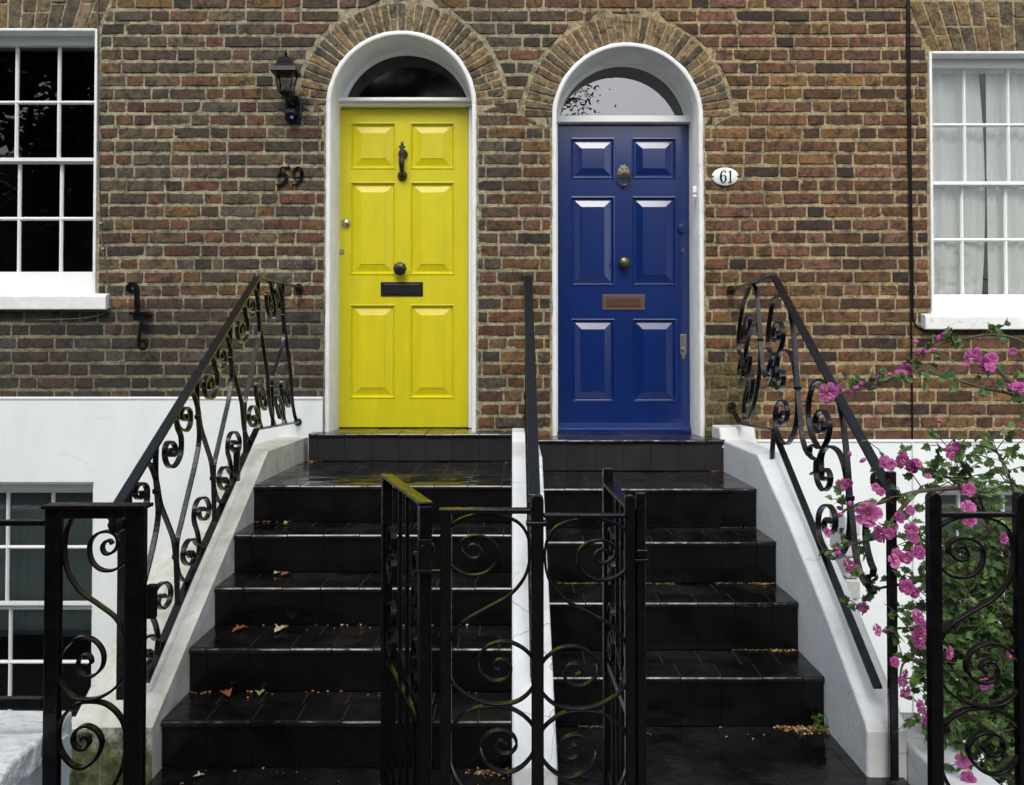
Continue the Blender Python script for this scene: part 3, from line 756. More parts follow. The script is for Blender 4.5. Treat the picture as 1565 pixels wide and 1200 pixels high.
h=MB(); c=P(1044,530,YD); h.extr_y([(-.0205+c.x,.075+c.z),(.0205+c.x,.075+c.z),(.0205+c.x,-.035+c.z),(.006+c.x,-.077+c.z),(-.006+c.x,-.077+c.z),(-.0205+c.x,-.035+c.z)],YD-.006,YD)
h.lathe([(.013,-.006),(.013,-.014),(.009,-.018),(.001,-.018)],c+Vector((0,0,-.018)),'y',14)
h.build('pull_handle',M['chrome'],doorB,bevel=.001)
sb=MB(); c=P(1062,290,.02); sb.box(c+Vector((-.012,0,-.018)),c+Vector((.010,.02,.022))); sb.box(c+Vector((-.012,0,-.045)),c+Vector((.010,.015,-.03)))
sb.build('bell_push',M['paint'],hR,bevel=.003)
# ------------------------------------------------------------------ numerals
def ribbon(mb,pts,ws,y0,y1):
    pts=[Vector(p) for p in pts]; k=len(pts); vs=[];fs=[]
    for i,p in enumerate(pts):
        T=(pts[min(i+1,k-1)]-pts[max(i-1,0)]).normalized(); S=Vector((-T.y,T.x))
        for s_ in(-1,1):
            q=p+S*(s_*ws[i]/2)
            for y in(y0,y1): vs.append((q.x,y,q.y))
    for i in range(k-1):
        a=4*i; b=4*i+4
        fs+=[(a,a+2,b+2,b),(a+1,b+1,b+3,a+3),(a,b,b+1,a+1),(a+2,a+3,b+3,b+2)]
    fs+=[(0,1,3,2),(4*k-4,4*k-2,4*k-1,4*k-3)]; mb.add(vs,fs)
def curveW(pts,n=5):
    v=smooth_curve([Vector((p[0],p[1],p[2])) for p in pts],n); return [(q.x,q.y) for q in v],[max(q.z,.0005) for q in v]
def numeral(name_parent,c,sc,glyphs,mat_,y0,y1,name,local_parent):
    for gl in glyphs:
        mb=MB()
        for st in gl:
            p,w=curveW(st,4)
            ribbon(mb,[(c.x+x*sc,c.z+z*sc) for x,z in p],[a*sc for a in w],y0,y1)
        mb.build(name,mat_,local_parent)
# pixel-traced strokes from the 20x zooms, (x,-y,width) in zoom px, centred
def tr(l,cx,cy): return [(x-cx,-(y-cy),w) for x,y,w in l]
five=[tr([(395,350,55),(450,345,60),(560,340,60),(670,325,50)],665,590),tr([(420,350,60),(390,440,60),(350,540,60),(318,630,70)],665,590),
      tr([(330,600,40),(400,530,60),(480,510,90),(550,570,110),(555,680,110),(490,780,90),(380,840,60),(270,835,40)],665,590)]
nine=[tr([(900,330,60),(800,380,70),(775,500,80),(800,620,70),(880,650,50),(960,620,60),(1000,540,90),(1010,460,100),(980,370,80),(900,330,60)],665,590),
      tr([(1015,480,100),(1000,640,90),(930,760,80),(840,830,70),(730,850,60)],665,590)]
nb=empty('house_number',P(443,269.5,-.005)); tag(nb,'black metal numerals 59 on the brown brick beside the yellow door','house number')
numeral(None,P(443.2,269.5,-.012),1/(18.8*260),[[[(x,z,w*.8) for x,z,w in st] for st in gl] for gl in (five,nine)],M['ink'],-.018,-.007,'numeral',nb)
pl=P(1108.5,270,-.01); npl=empty('house_number_plate',pl); tag(npl,'white oval enamel plate reading 61 right of the blue door','number plate')
mb=MB(); rings=[(1,.0),(1.0,-.003),(.93,-.006),(.6,-.010),(.001,-.011)]; vs=[];fs=[];n=36
for s_,y in rings:
    for i in range(n): a=2*math.pi*i/n; vs.append((pl.x+.079*s_*math.cos(a),y-.006,pl.z+.054*s_*math.sin(a)))
for j in range(len(rings)-1):
    for i in range(n): fs.append((j*n+i,j*n+(i+1)%n,(j+1)*n+(i+1)%n,(j+1)*n+i))
mb.add(vs,fs); mb.build('plate',M['enamel'],npl,smooth=True)
for sx in(-1,1):
    mb=MB(); mb.lathe([(.006,0),(.006,-.004),(.001,-.006)],(pl.x+sx*.073,-.009,pl.z),'y',10); mb.build('screw',M['black'],npl)
six=[tr([(675,470,34),(655,425,26),(610,410,16),(560,440,34),(530,520,52),(520,620,62),(535,700,56),(570,760,34),(610,775,18),(655,740,38),(675,670,50),(665,590,40),(625,555,16),(575,570,14),(545,610,10)],670,600)]
one=[tr([(760,465,10),(785,450,22),(815,420,34)],670,600),tr([(820,420,40),(820,520,42),(818,640,42),(815,765,42)],670,600),tr([(745,775,12),(780,768,16),(870,768,16)],670,600)]
numeral(None,pl+Vector((0,0,-.002)),1/(20*262),[six,one],M['ink'],-.0195,-.0165,'numeral',npl)
# ------------------------------------------------------------------ wall lantern
lp=P(443,180,0); ln=empty('wall_lantern',lp); tag(ln,'black metal wall lantern with clear panes beside the arch of the yellow door','wall light')
yc=-.15
def frust(mb,cx,cy_,z0,z1,a0,a1,b0=None,b1=None):
    b0=a0 if b0 is None else b0; b1=a1 if b1 is None else b1
    vs=[(cx-a0,cy_-b0,z0),(cx+a0,cy_-b0,z0),(cx+a0,cy_+b0,z0),(cx-a0,cy_+b0,z0),(cx-a1,cy_-b1,z1),(cx+a1,cy_-b1,z1),(cx+a1,cy_+b1,z1),(cx-a1,cy_+b1,z1)]
    mb.add(vs,[(0,3,2,1),(4,5,6,7),(0,1,5,4),(1,2,6,5),(2,3,7,6),(3,0,4,7)])
def LZ(py): return P(440,py,yc).z
lcx=P(437,120,yc).x
mb=MB(); frust(mb,lcx,yc,LZ(113),LZ(106),.075,.068); frust(mb,lcx,yc,LZ(106),LZ(100),.058,.046); frust(mb,lcx,yc,LZ(100.2),LZ(96),.045,.044); frust(mb,lcx,yc,LZ(96),LZ(90),.036,.034); frust(mb,lcx,yc,LZ(90),LZ(87),.030,.010)
mb.lathe([(.008,0),(.010,.008),(.006,.014),(.010,.022),(.006,.034),(.002,.050),(.0005,.052)],(lcx,yc,LZ(88)),'z',12)
mb.build('lamp_roof',M['lampblack'],ln,bevel=.001)
mb=MB(); za,zb=LZ(113),LZ(140)
for sx in(-1,1):
    for sy in(-1,1): mb.tube([(lcx+sx*.052,yc+sy*.052,za),(lcx+sx*.034,yc+sy*.034,zb)],.005,6)
mb.box((lcx-.037,yc-.037,zb-.008),(lcx+.037,yc+.037,zb+.004)); frust(mb,lcx,yc,LZ(149),zb-.008,.014,.034)
mb.build('lamp_cage',M['iron'],ln)
mb=MB(); 
for (ax,ay,bx_,by_) in ((-1,-1,1,-1),(1,-1,1,1),(1,1,-1,1),(-1,1,-1,-1)):
    mb.add([(lcx+ax*.034,yc+ay*.034,zb),(lcx+bx_*.034,yc+by_*.034,zb),(lcx+bx_*.051,yc+by_*.051,za),(lcx+ax*.051,yc+ay*.051,za)],[(0,1,2,3)])
mb.build('lamp_glass',M['lampglass'],ln,fixn=False)
mb=MB(); mb.lathe([(.008,0),(.010,.01),(.019,.03),(.02,.045),(.012,.06),(.001,.066)],(lcx,yc,zb),'z',14); mb.build('bulb',M['bulb'],ln,smooth=True)
mb=MB(); bcx=P(447.5,165,-.03).x
prof=[(-.050,.055),(-.030,.078),(.030,.078),(.050,.055),(.050,-.055),(.032,-.082),(-.032,-.082),(-.050,-.055)]
zc=P(447,166,-.03).z
mb.extr_y([(bcx+x,zc+z) for x,z in prof],-.035,-.004); mb.build('back_plate',M['iron'],ln,bevel=.006)
mb=MB(); mb.tube(smooth_curve([(bcx,-.035,zc+.02),(bcx-.01,-.09,zc+.02),(lcx,yc,zc+.045),(lcx,yc,LZ(148))],5),.016,10); mb.lathe([(.03,0),(.034,-.03),(.030,-.05),(.001,-.055)],(bcx-.004,-.035,zc-.035),'y',16)
mb.build('bracket',M['iron'],ln,smooth=True)
mb=MB(); mb.lathe([(.011,0),(.009,-.006),(.001,-.009)],(P(446,180,-.09).x,-.089,P(446,180,-.09).z),'y',12); mb.build('sensor_lens',M['bluelens'],ln,smooth=True)
# ------------------------------------------------------------------ scroll bracket on the wall
sbk=MB(); Yb=-.10
def pb(l,Y): return [P(x,y,Y) for x,y in l]
sbk.strap(smooth_curve(pb([(204,447),(197,443),(199,436),(206,436),(209,443),(210,470),(211,480)],Yb),5),(0,1,0),.022,.026)
sbk.strap(smooth_curve(pb([(204,480),(207,488),(213,486),(216,480),(217,498),(213,515),(213,530),(219,534),(224,528),(221,521),(216,524)],Yb),6),(0,1,0),.022,.014)
sbk.box(P(208,482,0)+Vector((0,.0,0)),P(222,477,Yb)); sbk.tube([P(228,478,.0),P(214,480,Yb)],.008)
o=sbk.build('scroll_bracket',M['iron'],None,bevel=.001); tag(o,'black wrought iron scroll bracket fixed to brick right of left window','bracket')
# ------------------------------------------------------------------ cables
def wire(name,pts,r,mat_,label,clips=(),cat='cable',smoothn=4,clipm=None):
    root=empty(name,pts[0]); tag(root,label,cat)
    m=MB(); pp=smooth_curve(pts,smoothn); pp=[p+Vector((.0015*nz(p.z*6,1),0,0)) for p in pp]; m.tube(pp,r,6); m.build('wire',mat_,root,smooth=True)
    for p in clips:
        m=MB(); p=Vector(p); m.box(p+Vector((-.010,-.006,-.006)),p+Vector((.010,.006,.006))); m.build('cable_clip',clipm or M['cable'],root,bevel=.002)
    return root
yw=-.012
cl=[P(1387,70,yw),P(1389,232,yw),P(1391,355,yw)]
wire('cable',[P(1386,-60,yw),P(1387,70,yw),P(1388,180,yw),P(1390,300,yw),P(1392,420,yw),P(1393,520,yw),P(1394,600,yw),P(1394.5,672,yw)],.0055,M['cable'],'thick black cable running down the red brick beside the right window',cl)
wire('cable',[P(1389.5,-60,yw),P(1390.5,70,yw),P(1391.5,180,yw),P(1393,300,yw),P(1395,420,yw),P(1395.5,480,yw),P(1399,496,yw),P(1408,503,yw),P(1420,507,yw)],.0045,M['cable'],'thinner black cable that bends under the sill of the right window')
wire('cable',[P(1394.5,676,-.03),P(1395,760,-.03),P(1395.5,900,-.03),P(1396,1120,-.03)],.0035,M['wirewhite'],'white painted cable running down the render behind the pink shrub',[P(1395,890,-.03),P(1395.5,985,-.03),P(1396,1040,-.03)],clipm=M['paint'])
wire('cable',[P(149,-20,yw),P(150,100,yw),P(150.5,200,yw),P(152,300,yw),P(156,370,yw),P(160,400,yw),P(166,440,yw),P(166,470,-.02),P(150,482,-.02),P(120,487,-.02),P(60,489,-.02)],.0035,M['greywire'],'slack grey cable hanging beside the left window and under its sill',[P(154,341,yw),P(157,380,yw)],clipm=M['clip'])
# ------------------------------------------------------------------ stairs
def solve(pix,X): return [PX(a,b,X) for a,b in pix]
XL,XR0,XR1=-1.19,.145,1.18
nosL=solve([(387,742),(357,817),(327,898),(288,991),(245,1102)],XL)
nosR=solve([(1157,747),(1187,828),(1221,921),(1261,1035)],XR1)
def tiles_step(name,par,x0,x1,yf,yb,zt,zb,mat_t,mat_r,tw=.154,back=True,thr=False,label=None):
    mt=MB(); t=.018; g_=.0040
    off=R.uniform(0,tw); xs=[x0]; x=x0+off if off>.04 else x0+off+tw
    while x<x1-.03: xs.append(x); x+=tw
    xs.append(x1)
    def tile(a,b,y0,y1,z0,z1,jt):
        # slightly tilted tile with soft nosing
        ty=R.uniform(-jt,jt); tx=R.uniform(-jt,jt); dz=R.uniform(-.0006,.0006)
        vs=[]
        for xx in(a,b):
            for yy,zz in ((y1,z1),(y0+.009,z1),(y0+.003,z1-.002),(y0,z1-.007),(y0,z0),(y1,z0)):
                u=(xx-(a+b)/2); vs.append((xx,yy,zz+dz+u*tx+(yy-(y0+y1)/2)*ty))
        n=6; mt.add(vs,[tuple(range(n))[::-1],tuple(range(n,2*n))]+[(i,(i+1)%n,n+(i+1)%n,n+i) for i in range(n)])
    depth=yb-yf
    for i in range(len(xs)-1):
        a,b=xs[i]+g_/2,xs[i+1]-g_/2
        if back:
            ym=yf+min(.155,depth*.55); tile(a,b,yf,ym-g_/2,zt-t,zt,.004)
        else: tile(a,b,yf,yb,zt-t,zt,.004)
    if back:
        x=x0+R.uniform(.05,tw); xs2=[x0]
        while x<x1-.03: xs2.append(x); x+=tw
        xs2.append(x1); rows=max(1,int(round((yb-(yf+min(.155,depth*.55)))/.155))); ya=yf+min(.155,depth*.55)
        for r_ in range(rows):
            y0=ya+(yb-ya)*r_/rows; y1=ya+(yb-ya)*(r_+1)/rows
            for i in range(len(xs2)-1):
                a,b=xs2[i]+g_/2,xs2[i+1]-g_/2; mt.box((a,y0+g_/2,zt-t),(b,y1-g_/2,zt-.0008+R.uniform(-.0005,.0005)))
    o=mt.build(name,mat_t,par,fixn=True)
    if label: tag(o,label)
    mr=MB()
    for i in range(len(xs)-1):
        a,b=xs[i]+.0005,xs[i+1]-.0005; j=R.uniform(-.0015,.0015); k_=R.uniform(-.001,.001)
        yr=yf+.012
        vs=[(a,yr+j,zb+.002),(b,yr+j+k_,zb+.002),(b,yr+j+k_,zt-t-.002),(a,yr+j,zt-t-.002)]; vs+=[(v[0],v[1]+.012,v[2]) for v in vs]
        mr.add(vs,[(0,1,2,3),(7,6,5,4),(0,4,5,1),(1,5,6,2),(2,6,7,3),(3,7,4,0)])
    mr.build('riser',mat_r,o,bevel=.0012,bseg=1)
    mg=MB(); mg.box((x0,yf+.0165,zb-.0),(x1,yb-.0005,zt-.0019)); mg.build('grout_bed',M['grout'],o)
def staircase(nos,x0,x1,thr_y,thr_z,thr_x0,thr_x1,label):
    root=empty('staircase',((x0+x1)/2,nos[-1].y,0)); tag(root,label,'steps','tiled front steps')
    zs=[n.z for n in nos]; ys=[n.y for n in nos]
    tiles_step('threshold',root,thr_x0,thr_x1,thr_y,YD-.002,thr_z,zs[0]+.001,M['tile'],M['top_riser_tile'],back=False)
    for i,(y,z) in enumerate(zip(ys,zs)):
        yb=(thr_y+.0115) if i==0 else ys[i-1]+.0115
        zb=zs[i+1] if i+1<len(zs) else .0
        tiles_step('step' if i else 'landing',root,x0,x1,y,yb,z,zb,M['tile'],M['riser_tile'])
    prof=[(ys[0]+.05,zs[0]-.05)]
    # solid core
    for i in range(len(ys)):
        m=MB()
    core=MB(); pr=[(-.0,-1.2),(-.0,zs[0]-.06)]
    pr=[(-.001,-1.2),(-.001,zs[0]-.06)]
    for i in range(len(ys)):
        pr.append((ys[i]+.05,zs[i]-.06)); pr.append((ys[i]+.05,(zs[i+1]-.06) if i+1<len(ys) else -.02))
    pr.append((ys[-1]+.05,-1.2)); core.extr_x(pr,x0+.01,x1-.01); core.build('stair_core',M['grout'],root)
    return root
stL=staircase(nosL,XL,-.001,-.16,thrL,XL+.03,-.001,'black tiled steps and landing up to the yellow door')
stR=staircase(nosR,XR0+.001,XR1,-.27,thrR,XR0+.001,P(1109,690,-.27).x,'black tiled steps and landing up to the blue door')
# tiled path at the foot
def path(x0,x1,y0,y1,label):
    m=MB(); tw=.154; ya=y1; r_=0
    while ya>y0+.01:
        yb=max(y0,ya-.20); x=x0
        cut=[x0]; q=x0+(.07 if r_%2 else .154)
        while q<x1-.02: cut.append(q); q+=tw
        cut.append(x1)
        for i in range(len(cut)-1): m.box((cut[i]+.001,yb+.001,-.02),(cut[i+1]-.001,ya-.001,R.uniform(-.0008,.0008)))
        ya=yb; r_+=1
    return m
YF=2.35-DW
pm=path(XL,-.001,YF-.15,nosL[-1].y+.012,''); po=pm.build('tiled_path',M['tile'],None); tag(po,kind='structure')
for _a,_b,_n in ((XL,-.001,nosL),(XR0+.001,XR1+.12,nosR)):
    mg=MB(); mg.box((_a,YF-.15,-.045),(_b,_n[-1].y+.012,-.0035)); tag(mg.build('path_bed',M['grout'],None),kind='structure')
pm=path(XR0+.001,XR1+.12,YF-.15,nosR[-1].y+.012,''); po=pm.build('tiled_path',M['tile'],None); tag(po,kind='structure')
# ------------------------------------------------------------------ kerb walls
def prof_px(pts,X): return [(p.y,p.z) for p in [PX(a,b,X) for a,b in pts]]
kl=MB(); a=prof_px([(471,668),(410,690),(322,900),(233,1112)],XL)
top=[(.0-.023,a[0][1])]+a
kl.extr_x(top+[(a[-1][0],-1.2),(-.023,-1.2)],-1.362,XL)
o=kl.build('stair_kerb_wall',M['coping'],None,bevel=.012,bseg=3); tag(o,'weathered white kerb wall with mossy end left of the yellow door steps','kerb wall')
# wider outer footing of the left kerb
kf=MB(); y0_,y1_=a[-1][0]+.001,PX(262,820,-1.45).y
kf.extr_x([(y0_,a[-1][1]-.005),(a[2][0],a[2][1]+.0),(y1_,PX(262,822,-1.45).z-.03),(y1_,-1.2),(y0_,-1.2)],-1.47,-1.363)
o2=kf.build('footing',M['coping'],None,bevel=.01); o2.parent=o
kr=MB(); b_=prof_px([(1157,694),(1205,800),(1260,935),(1322,1102)],XR1)
kr.extr_x([(-.023,b_[0][1]+.006),b_[0],b_[1],b_[2],b_[3],(b_[3][0]-.018,b_[3][1]-.03),(b_[3][0]-.02,-1.2),(-.023,-1.2)],XR1,1.315)
o=kr.build('stair_kerb_wall',M['step_render'],None,bevel=.012,bseg=3); tag(o,'smooth white kerb wall beside the pink shrub right of the blue door steps','kerb wall')
kb=MB(); zt=P(1120,653,-.2).z; kb.extr_x([(-.005,zt),(-.20,zt),(-.27,b_[0][1]-.04),(-.005,b_[0][1]-.04)],XR1-.012,1.37)
o2=kb.build('end_block',M['plaster'],None,bevel=.012,bseg=3); o2.parent=o
kc=MB(); kc.extr_x([(-.06,EZ-.395),(-.30,EZ-.40),(-.36,EZ-.45),(4.4-DW,EZ-.46),(2.93-DW,EZ-1.29),(2.92-DW,-.05),(-.06,-.05)],0,XR0)
o=kc.build('stair_divider_wall',M['step_render'],None,bevel=.010,bseg=3); tag(o,'narrow white wall running down between the two flights of black steps','divider wall')
# ------------------------------------------------------------------ stair railings
HR=(.0,0)
def line_fn(pts):      # pts [(d,h)] descending d
    pts=sorted(pts)
    def f(d):
        if d<=pts[0][0]: q=(pts[0],pts[1])
        elif d>=pts[-1][0]: q=(pts[-2],pts[-1])
        else:
            for i in range(len(pts)-1):
                if pts[i][0]<=d<=pts[i+1][0]: q=(pts[i],pts[i+1]); break
        (d0,h0),(d1,h1)=q; return h0+(h1-h0)*(d-d0)/(d1-d0)
    return f
def dh(p): return (p.y+DW,p.z-EZ)
# left railing
XLr=-1.25
topL=[dh(PX(458,440,XLr)),dh(PX(393,424,XLr)),dh(PX(180,772,XLr))]
botL=[dh(PX(462,642,XLr)),dh(PX(392,656,XLr)),dh(PX(291,880,XLr)),dh(PX(222,1043,XLr))]
topL[0]=(5.385,topL[0][1]); botL[0]=(5.385,botL[0][1]-.005)
def zp(l,ox,oy,sc,X): return [dh(PX(ox+x/sc,oy+y/sc,X)) for x,y in l]
o2=(200,560,3.75)
def L2(l): return zp(l,200,560,3.75,XLr)
motL={
 'B1':L2([(330,195),(355,205),(375,250),(386,290),(400,370),(430,450),(460,530),(470,600),(476,650),(485,690),(505,720),(530,722)]),
 'B2':L2([(383,90),(380,200),(387,290),(392,380),(370,500),(330,650),(290,800),(265,900),(262,1000),(265,1080),(268,1150),(270,1190)]),
 'T1':L2([(265,280),(262,350),(270,400),(288,450),(285,540),(260,600),(230,620),(203,595),(193,535),(205,485),(233,476),(254,505),(250,545),(230,555),(222,530),(235,515)]),
 'T2':L2([(232,365),(255,380),(270,415),(292,434),(320,436),(340,395),(340,330),(318,306),(294,320),(288,355),(305,378),(322,365),(315,345)]),
 'S1':L2([(385,1090),(392,1010),(380,935),(362,870),(368,790),(390,748),(425,741),(448,785),(440,845),(412,866),(392,840),(398,802),(415,798),(422,815)]),
 'S2':L2([(412,975),(380,950),(360,922),(330,925),(305,970),(300,1030),(322,1062),(350,1058),(362,1015),(345,988),(330,1000),(340,1020)]),
}
def catmull2(l,n=5): return [(q.x,q.y) for q in smooth_curve([Vector((a,b,0)) for a,b in l],n)]
def railing(X,top,bot,mot,ds,d0,label,newel_to=None,refd=None,wref=None,skip=(),w=.019,t=.0088,knob=True,topw=.036,knobend=True,shift_x=None,group=None,dclip=5.36):
    root=empty('stair_railing',(X,bot[-1][0]-DW,0)); tag(root,label,'railing',group)
    ft,fb=line_fn(top),line_fn(bot)
    xf=(lambda d:X) if shift_x is None else shift_x
    V=lambda d,h:Vector((xf(d),d-DW,EZ+h))
    m=MB(); m.strap([V(*p) for p in top],(1,0,0),topw,.013); m.build('handrail',M['iron'],root,bevel=.003)
    m=MB(); m.strap([V(*p) for p in bot],(1,0,0),.030,.010); m.build('bottom_rail',M['iron'],root,bevel=.002)
    reft,refb=ft,fb
    for dd in ds:
        for key,l in mot.items():
            if (dd,key) in skip: continue
            sh=dd-d0; pts=[]
            fr0=(l[0][1]-fb(l[0][0]))/(ft(l[0][0])-fb(l[0][0])); fr1=(l[-1][1]-fb(l[-1][0]))/(ft(l[-1][0])-fb(l[-1][0]))
            for d,h in l:
                frac=(h-fb(d))/(ft(d)-fb(d)); nd=d+sh
                if key[0]=='B': frac=(frac-fr1)/(fr0-fr1)
                elif key[0]=='S': frac-=fr0
                elif key[0]=='T': frac+=1-fr0
                pts.append((nd,fb(nd)+frac*(ft(nd)-fb(nd))))
            pts=catmull2(pts); lo=min(top[-1][0],bot[-1][0]) if newel_to is None else newel_to
            pts=[p for p in pts if lo<=p[0]<=dclip]
            pts=[(a,min(b,ft(a)-.004)) for a,b in pts]
            if len(pts)<4: continue
            m=MB(); m.strap([V(*p) for p in pts],(1,0,0),w,t); m.build('baluster' if key[0] in 'BAD' else 'scroll',M['iron'],root,bevel=.0012,bseg=1)
    return root,V,ft,fb
# collars added as part of the railings
rl,V,ft,fb=railing(XLr,topL,botL,motL,[3.23,3.65,4.07,4.51,5.00],3.65,'black scrolled iron stair railing above the mossy kerb left of yellow door',
      newel_to=2.94,skip=(),group='scrolled iron stair railings')
def collar(root,V,d,h,w=.024,s=.018):
    m=MB(); c=V(d,h); m.box(c+Vector((-w/2,-s/2,-.009)),c+Vector((w/2,s/2,.009))); m.build('collar',M['iron'],root,bevel=.003)
for dd in (3.23,3.65,4.07,4.51,5.0): collar(rl,V,dd,fb(dd)+.77*(ft(dd)-fb(dd)))
for dd in (3.42,3.84,4.28,4.77): collar(rl,V,dd,fb(dd)+.27*(ft(dd)-fb(dd)))
m=MB(); e=V(2.92,ft(2.92)); m.lathe([(.001,-.021),(.024,-.021),(.026,-.015),(.026,.015),(.024,.021),(.001,.021)],e+Vector((0,-.01,-.03)),'x',16); m.build('rail_end',M['iron'],rl)
m=MB(); m.box(V(2.955,ft(2.955)-.01)+Vector((-.013,-.013,0)),Vector((XLr+.013,2.955-DW+.013,.30))); m.build('newel_post',M['iron'],rl,bevel=.003)
for (d_,h_) in ((5.36,topL[0][1]),(5.36,botL[0][1])):
    m=MB(); m.lathe([(.022,.0),(.024,-.02),(.012,-.035)],(XLr,-.005+(-.0),EZ+h_),'y',12); m.build('wall_socket',M['iron'],rl)
m=MB(); m.box(PX(362,690,XLr)+Vector((-.012,-.012,.02)),PX(362,735,XLr)+Vector((.012,.012,-.0))); m.build('foot',M['iron'],rl)
# right railing (splays slightly)
def xr(d): return 1.225+(1.285-1.225)*(d-3.05)/(5.38-3.05)
def PXr(px,py):
    X=1.25
    for _ in range(6): p=PX(px,py,X); X=xr(p.y+DW)
    return dh(p)
def R3(l): return [PXr(1170+x/3.53,560+y/3.53) for x,y in l]
topR=[(5.385,PXr(1118,443)[1]),PXr(1183,423),PXr(1366,762)]
botR=[(5.385,PXr(1120,632)[1]+.04),PXr(1136,648),PXr(1187,658),PXr(1342,1052)]
botR=[botR[0],(5.15,botR[1][1]-.005),(4.42,botR[2][1]),botR[3]]
motR={
 'A':R3([(262,500),(240,480),(240,440),(262,425),(285,440),(275,420),(250,370),(232,280),(235,180),(262,95),(300,75),(350,100),(395,190),(418,300),(430,400),(443,540),(455,710),(470,850),(485,1000),(510,1110),(545,1180)]),
 'D':R3([(302,560),(300,500),(312,455),(345,432),(390,455),(420,520),(438,610),(453,710),(456,850),(435,970),(385,1038),(340,1015),(300,940),(285,870),(288,800),(310,757),(345,752),(374,800),(374,870),(348,903),(322,885),(318,840),(338,820),(350,845)]),
 'C':R3([(250,582),(280,560),(290,500),(310,445),(338,385),(345,310),(325,250),(298,240),(275,265),(268,310),(280,350),(302,355),(315,325),(305,300),(292,312)]),
 'E':R3([(275,500),(272,560),(282,625),(310,668),(340,650),(350,600),(335,558),(312,560),(302,590),(315,612),(328,600)]),
}
d0R=PXr(1170+232/3.53,560+280/3.53)[0]
rr,Vr,ftr,fbr=railing(1.25,topR,botR,motR,[d0R-.66,d0R,d0R+.66,d0R+1.32],d0R,'black scrolled iron stair railing entwined by the pink shrub right of blue door',
      newel_to=3.12,shift_x=xr,group='scrolled iron stair railings',w=.022,t=.0095,dclip=5.33)
for k_ in(-1,0,1,2):
    dd=PXr(1170+455/3.53,560+710/3.53); nd=dd[0]+.66*k_-.0
    fr_=(dd[1]-fbr(dd[0]))/(ftr(dd[0])-fbr(dd[0]))
    if 3.2<nd<5.3: collar(rr,Vr,nd,fbr(nd)+fr_*(ftr(nd)-fbr(nd)),.03,.022)
m=MB(); e=Vr(3.07,ftr(3.07)); m.lathe([(.001,-.024),(.026,-.024),(.028,-.018),(.028,.018),(.026,.024),(.001,.024)],e+Vector((.0,-.012,-.032)),'x',16); m.build('rail_end',M['iron'],rr)
m=MB(); pb_=P(1348,1174,3.02-DW); xk=P(1350,800,3.10-DW).x
m.box((xk-.015,3.02-DW,.01),(xk+.013,3.045-DW,EZ+ftr(3.09)-.01)); m.build('newel_post',M['iron'],rr,bevel=.003)
for h_ in(topR[0][1],botR[0][1]):
    m=MB(); m.lathe([(.024,.0),(.026,-.02),(.012,-.04)],(xr(5.38),-.005,EZ+h_),'y',12); m.build('wall_socket',M['iron'],rr)
m=MB(); p_=PX(1187,700,xr(4.4)); m.strap([Vr(4.42,fbr(4.42)),Vector((xr(4.4)-.02,4.38-DW,EZ-.47))],(1,0,0),.02,.02); m.build('foot',M['iron'],rr)
# central railing, seen end on
XC=.078
topC=[(5.385,.50),(4.46,.405),(3.20,-.475)]; botC=[(5.385,-.33),(4.42,-.36),(3.20,-1.10)]
rc,Vc,ftc,fbc=railing(XC,topC,botC,motL,[3.58,4.0,4.42,4.84],3.65,'black iron stair railing seen end on between the two doors',newel_to=3.24,skip=(),group='scrolled iron stair railings',w=.016,topw=.042)
m=MB(); m.box((XC-.012,3.22-DW,-.02+.2),(XC+.012,3.245-DW,EZ+ftc(3.22)-.008)); m.build('newel_post',M['iron'],rc,bevel=.003)
# ------------------------------------------------------------------ front fence, posts and gates
ZT=P(700,781,YF).z
def fence_motif(mirror):
    # zoom px of the left panel: inner edges x 97..375, top y 62
    c1=[(318,215),(305,200),(285,205),(272,228),(285,252),(315,250),(342,220),(335,180),(295,163),(245,175),(215,215),(222,275),(262,315),(320,320),(370,290),(398,240),(398,170),(365,110),(300,80),(220,78),(140,110),(103,190),(112,310),(170,400),(260,460),(335,512),(378,580),(392,650),(375,745),(320,805),(240,838),(150,830),(92,775),(80,700),(105,635),(165,593),(232,598),(278,645),(278,705),(235,745),(185,738),(166,700),(185,665),(218,665),(228,692),(205,705)]
    c2=[(250,1330),(330,1190),(372,1110),(388,1010),(370,925),(310,865),(240,848),(160,860),(92,925),(85,1020),(130,1090),(190,1113),(250,1080),(278,1015),(255,965),(205,945),(160,965),(148,1005),(170,1035),(205,1035),(222,1010),(205,985),(185,1000)]
    out=[]
    for c in(c1,c2): out.append([((x-236)/139.,(y-62)) for x,y in c])
    c3=[((x-236)/139.,(y-62)+1060-0) for x,y in [(250,270),(330,300),(385,390),(375,500),(300,560),(200,560),(110,500),(95,400),(150,330),(230,330),(280,390),(260,450),(210,460),(180,420),(210,390)]]
    out.append(c3)
    if mirror: out=[[(-x,y) for x,y in c] for c in out]
    return out
def fence_panel(root,xc,halfw,ztop,mirror,Yp,name='scroll'):
    for c in fence_motif(mirror):
        pts=[Vector((xc+u*halfw,Yp,ztop-(v/2.667)/596.)) for u,v in c]
        pts=[p for p in pts if p.z>.03]
        if len(pts)<4: continue
        m=MB(); m.strap(smooth_curve(pts,6),(0,1,0),.020,.0065); m.build(name,M['iron_dark'],root,bevel=.0012,bseg=1)
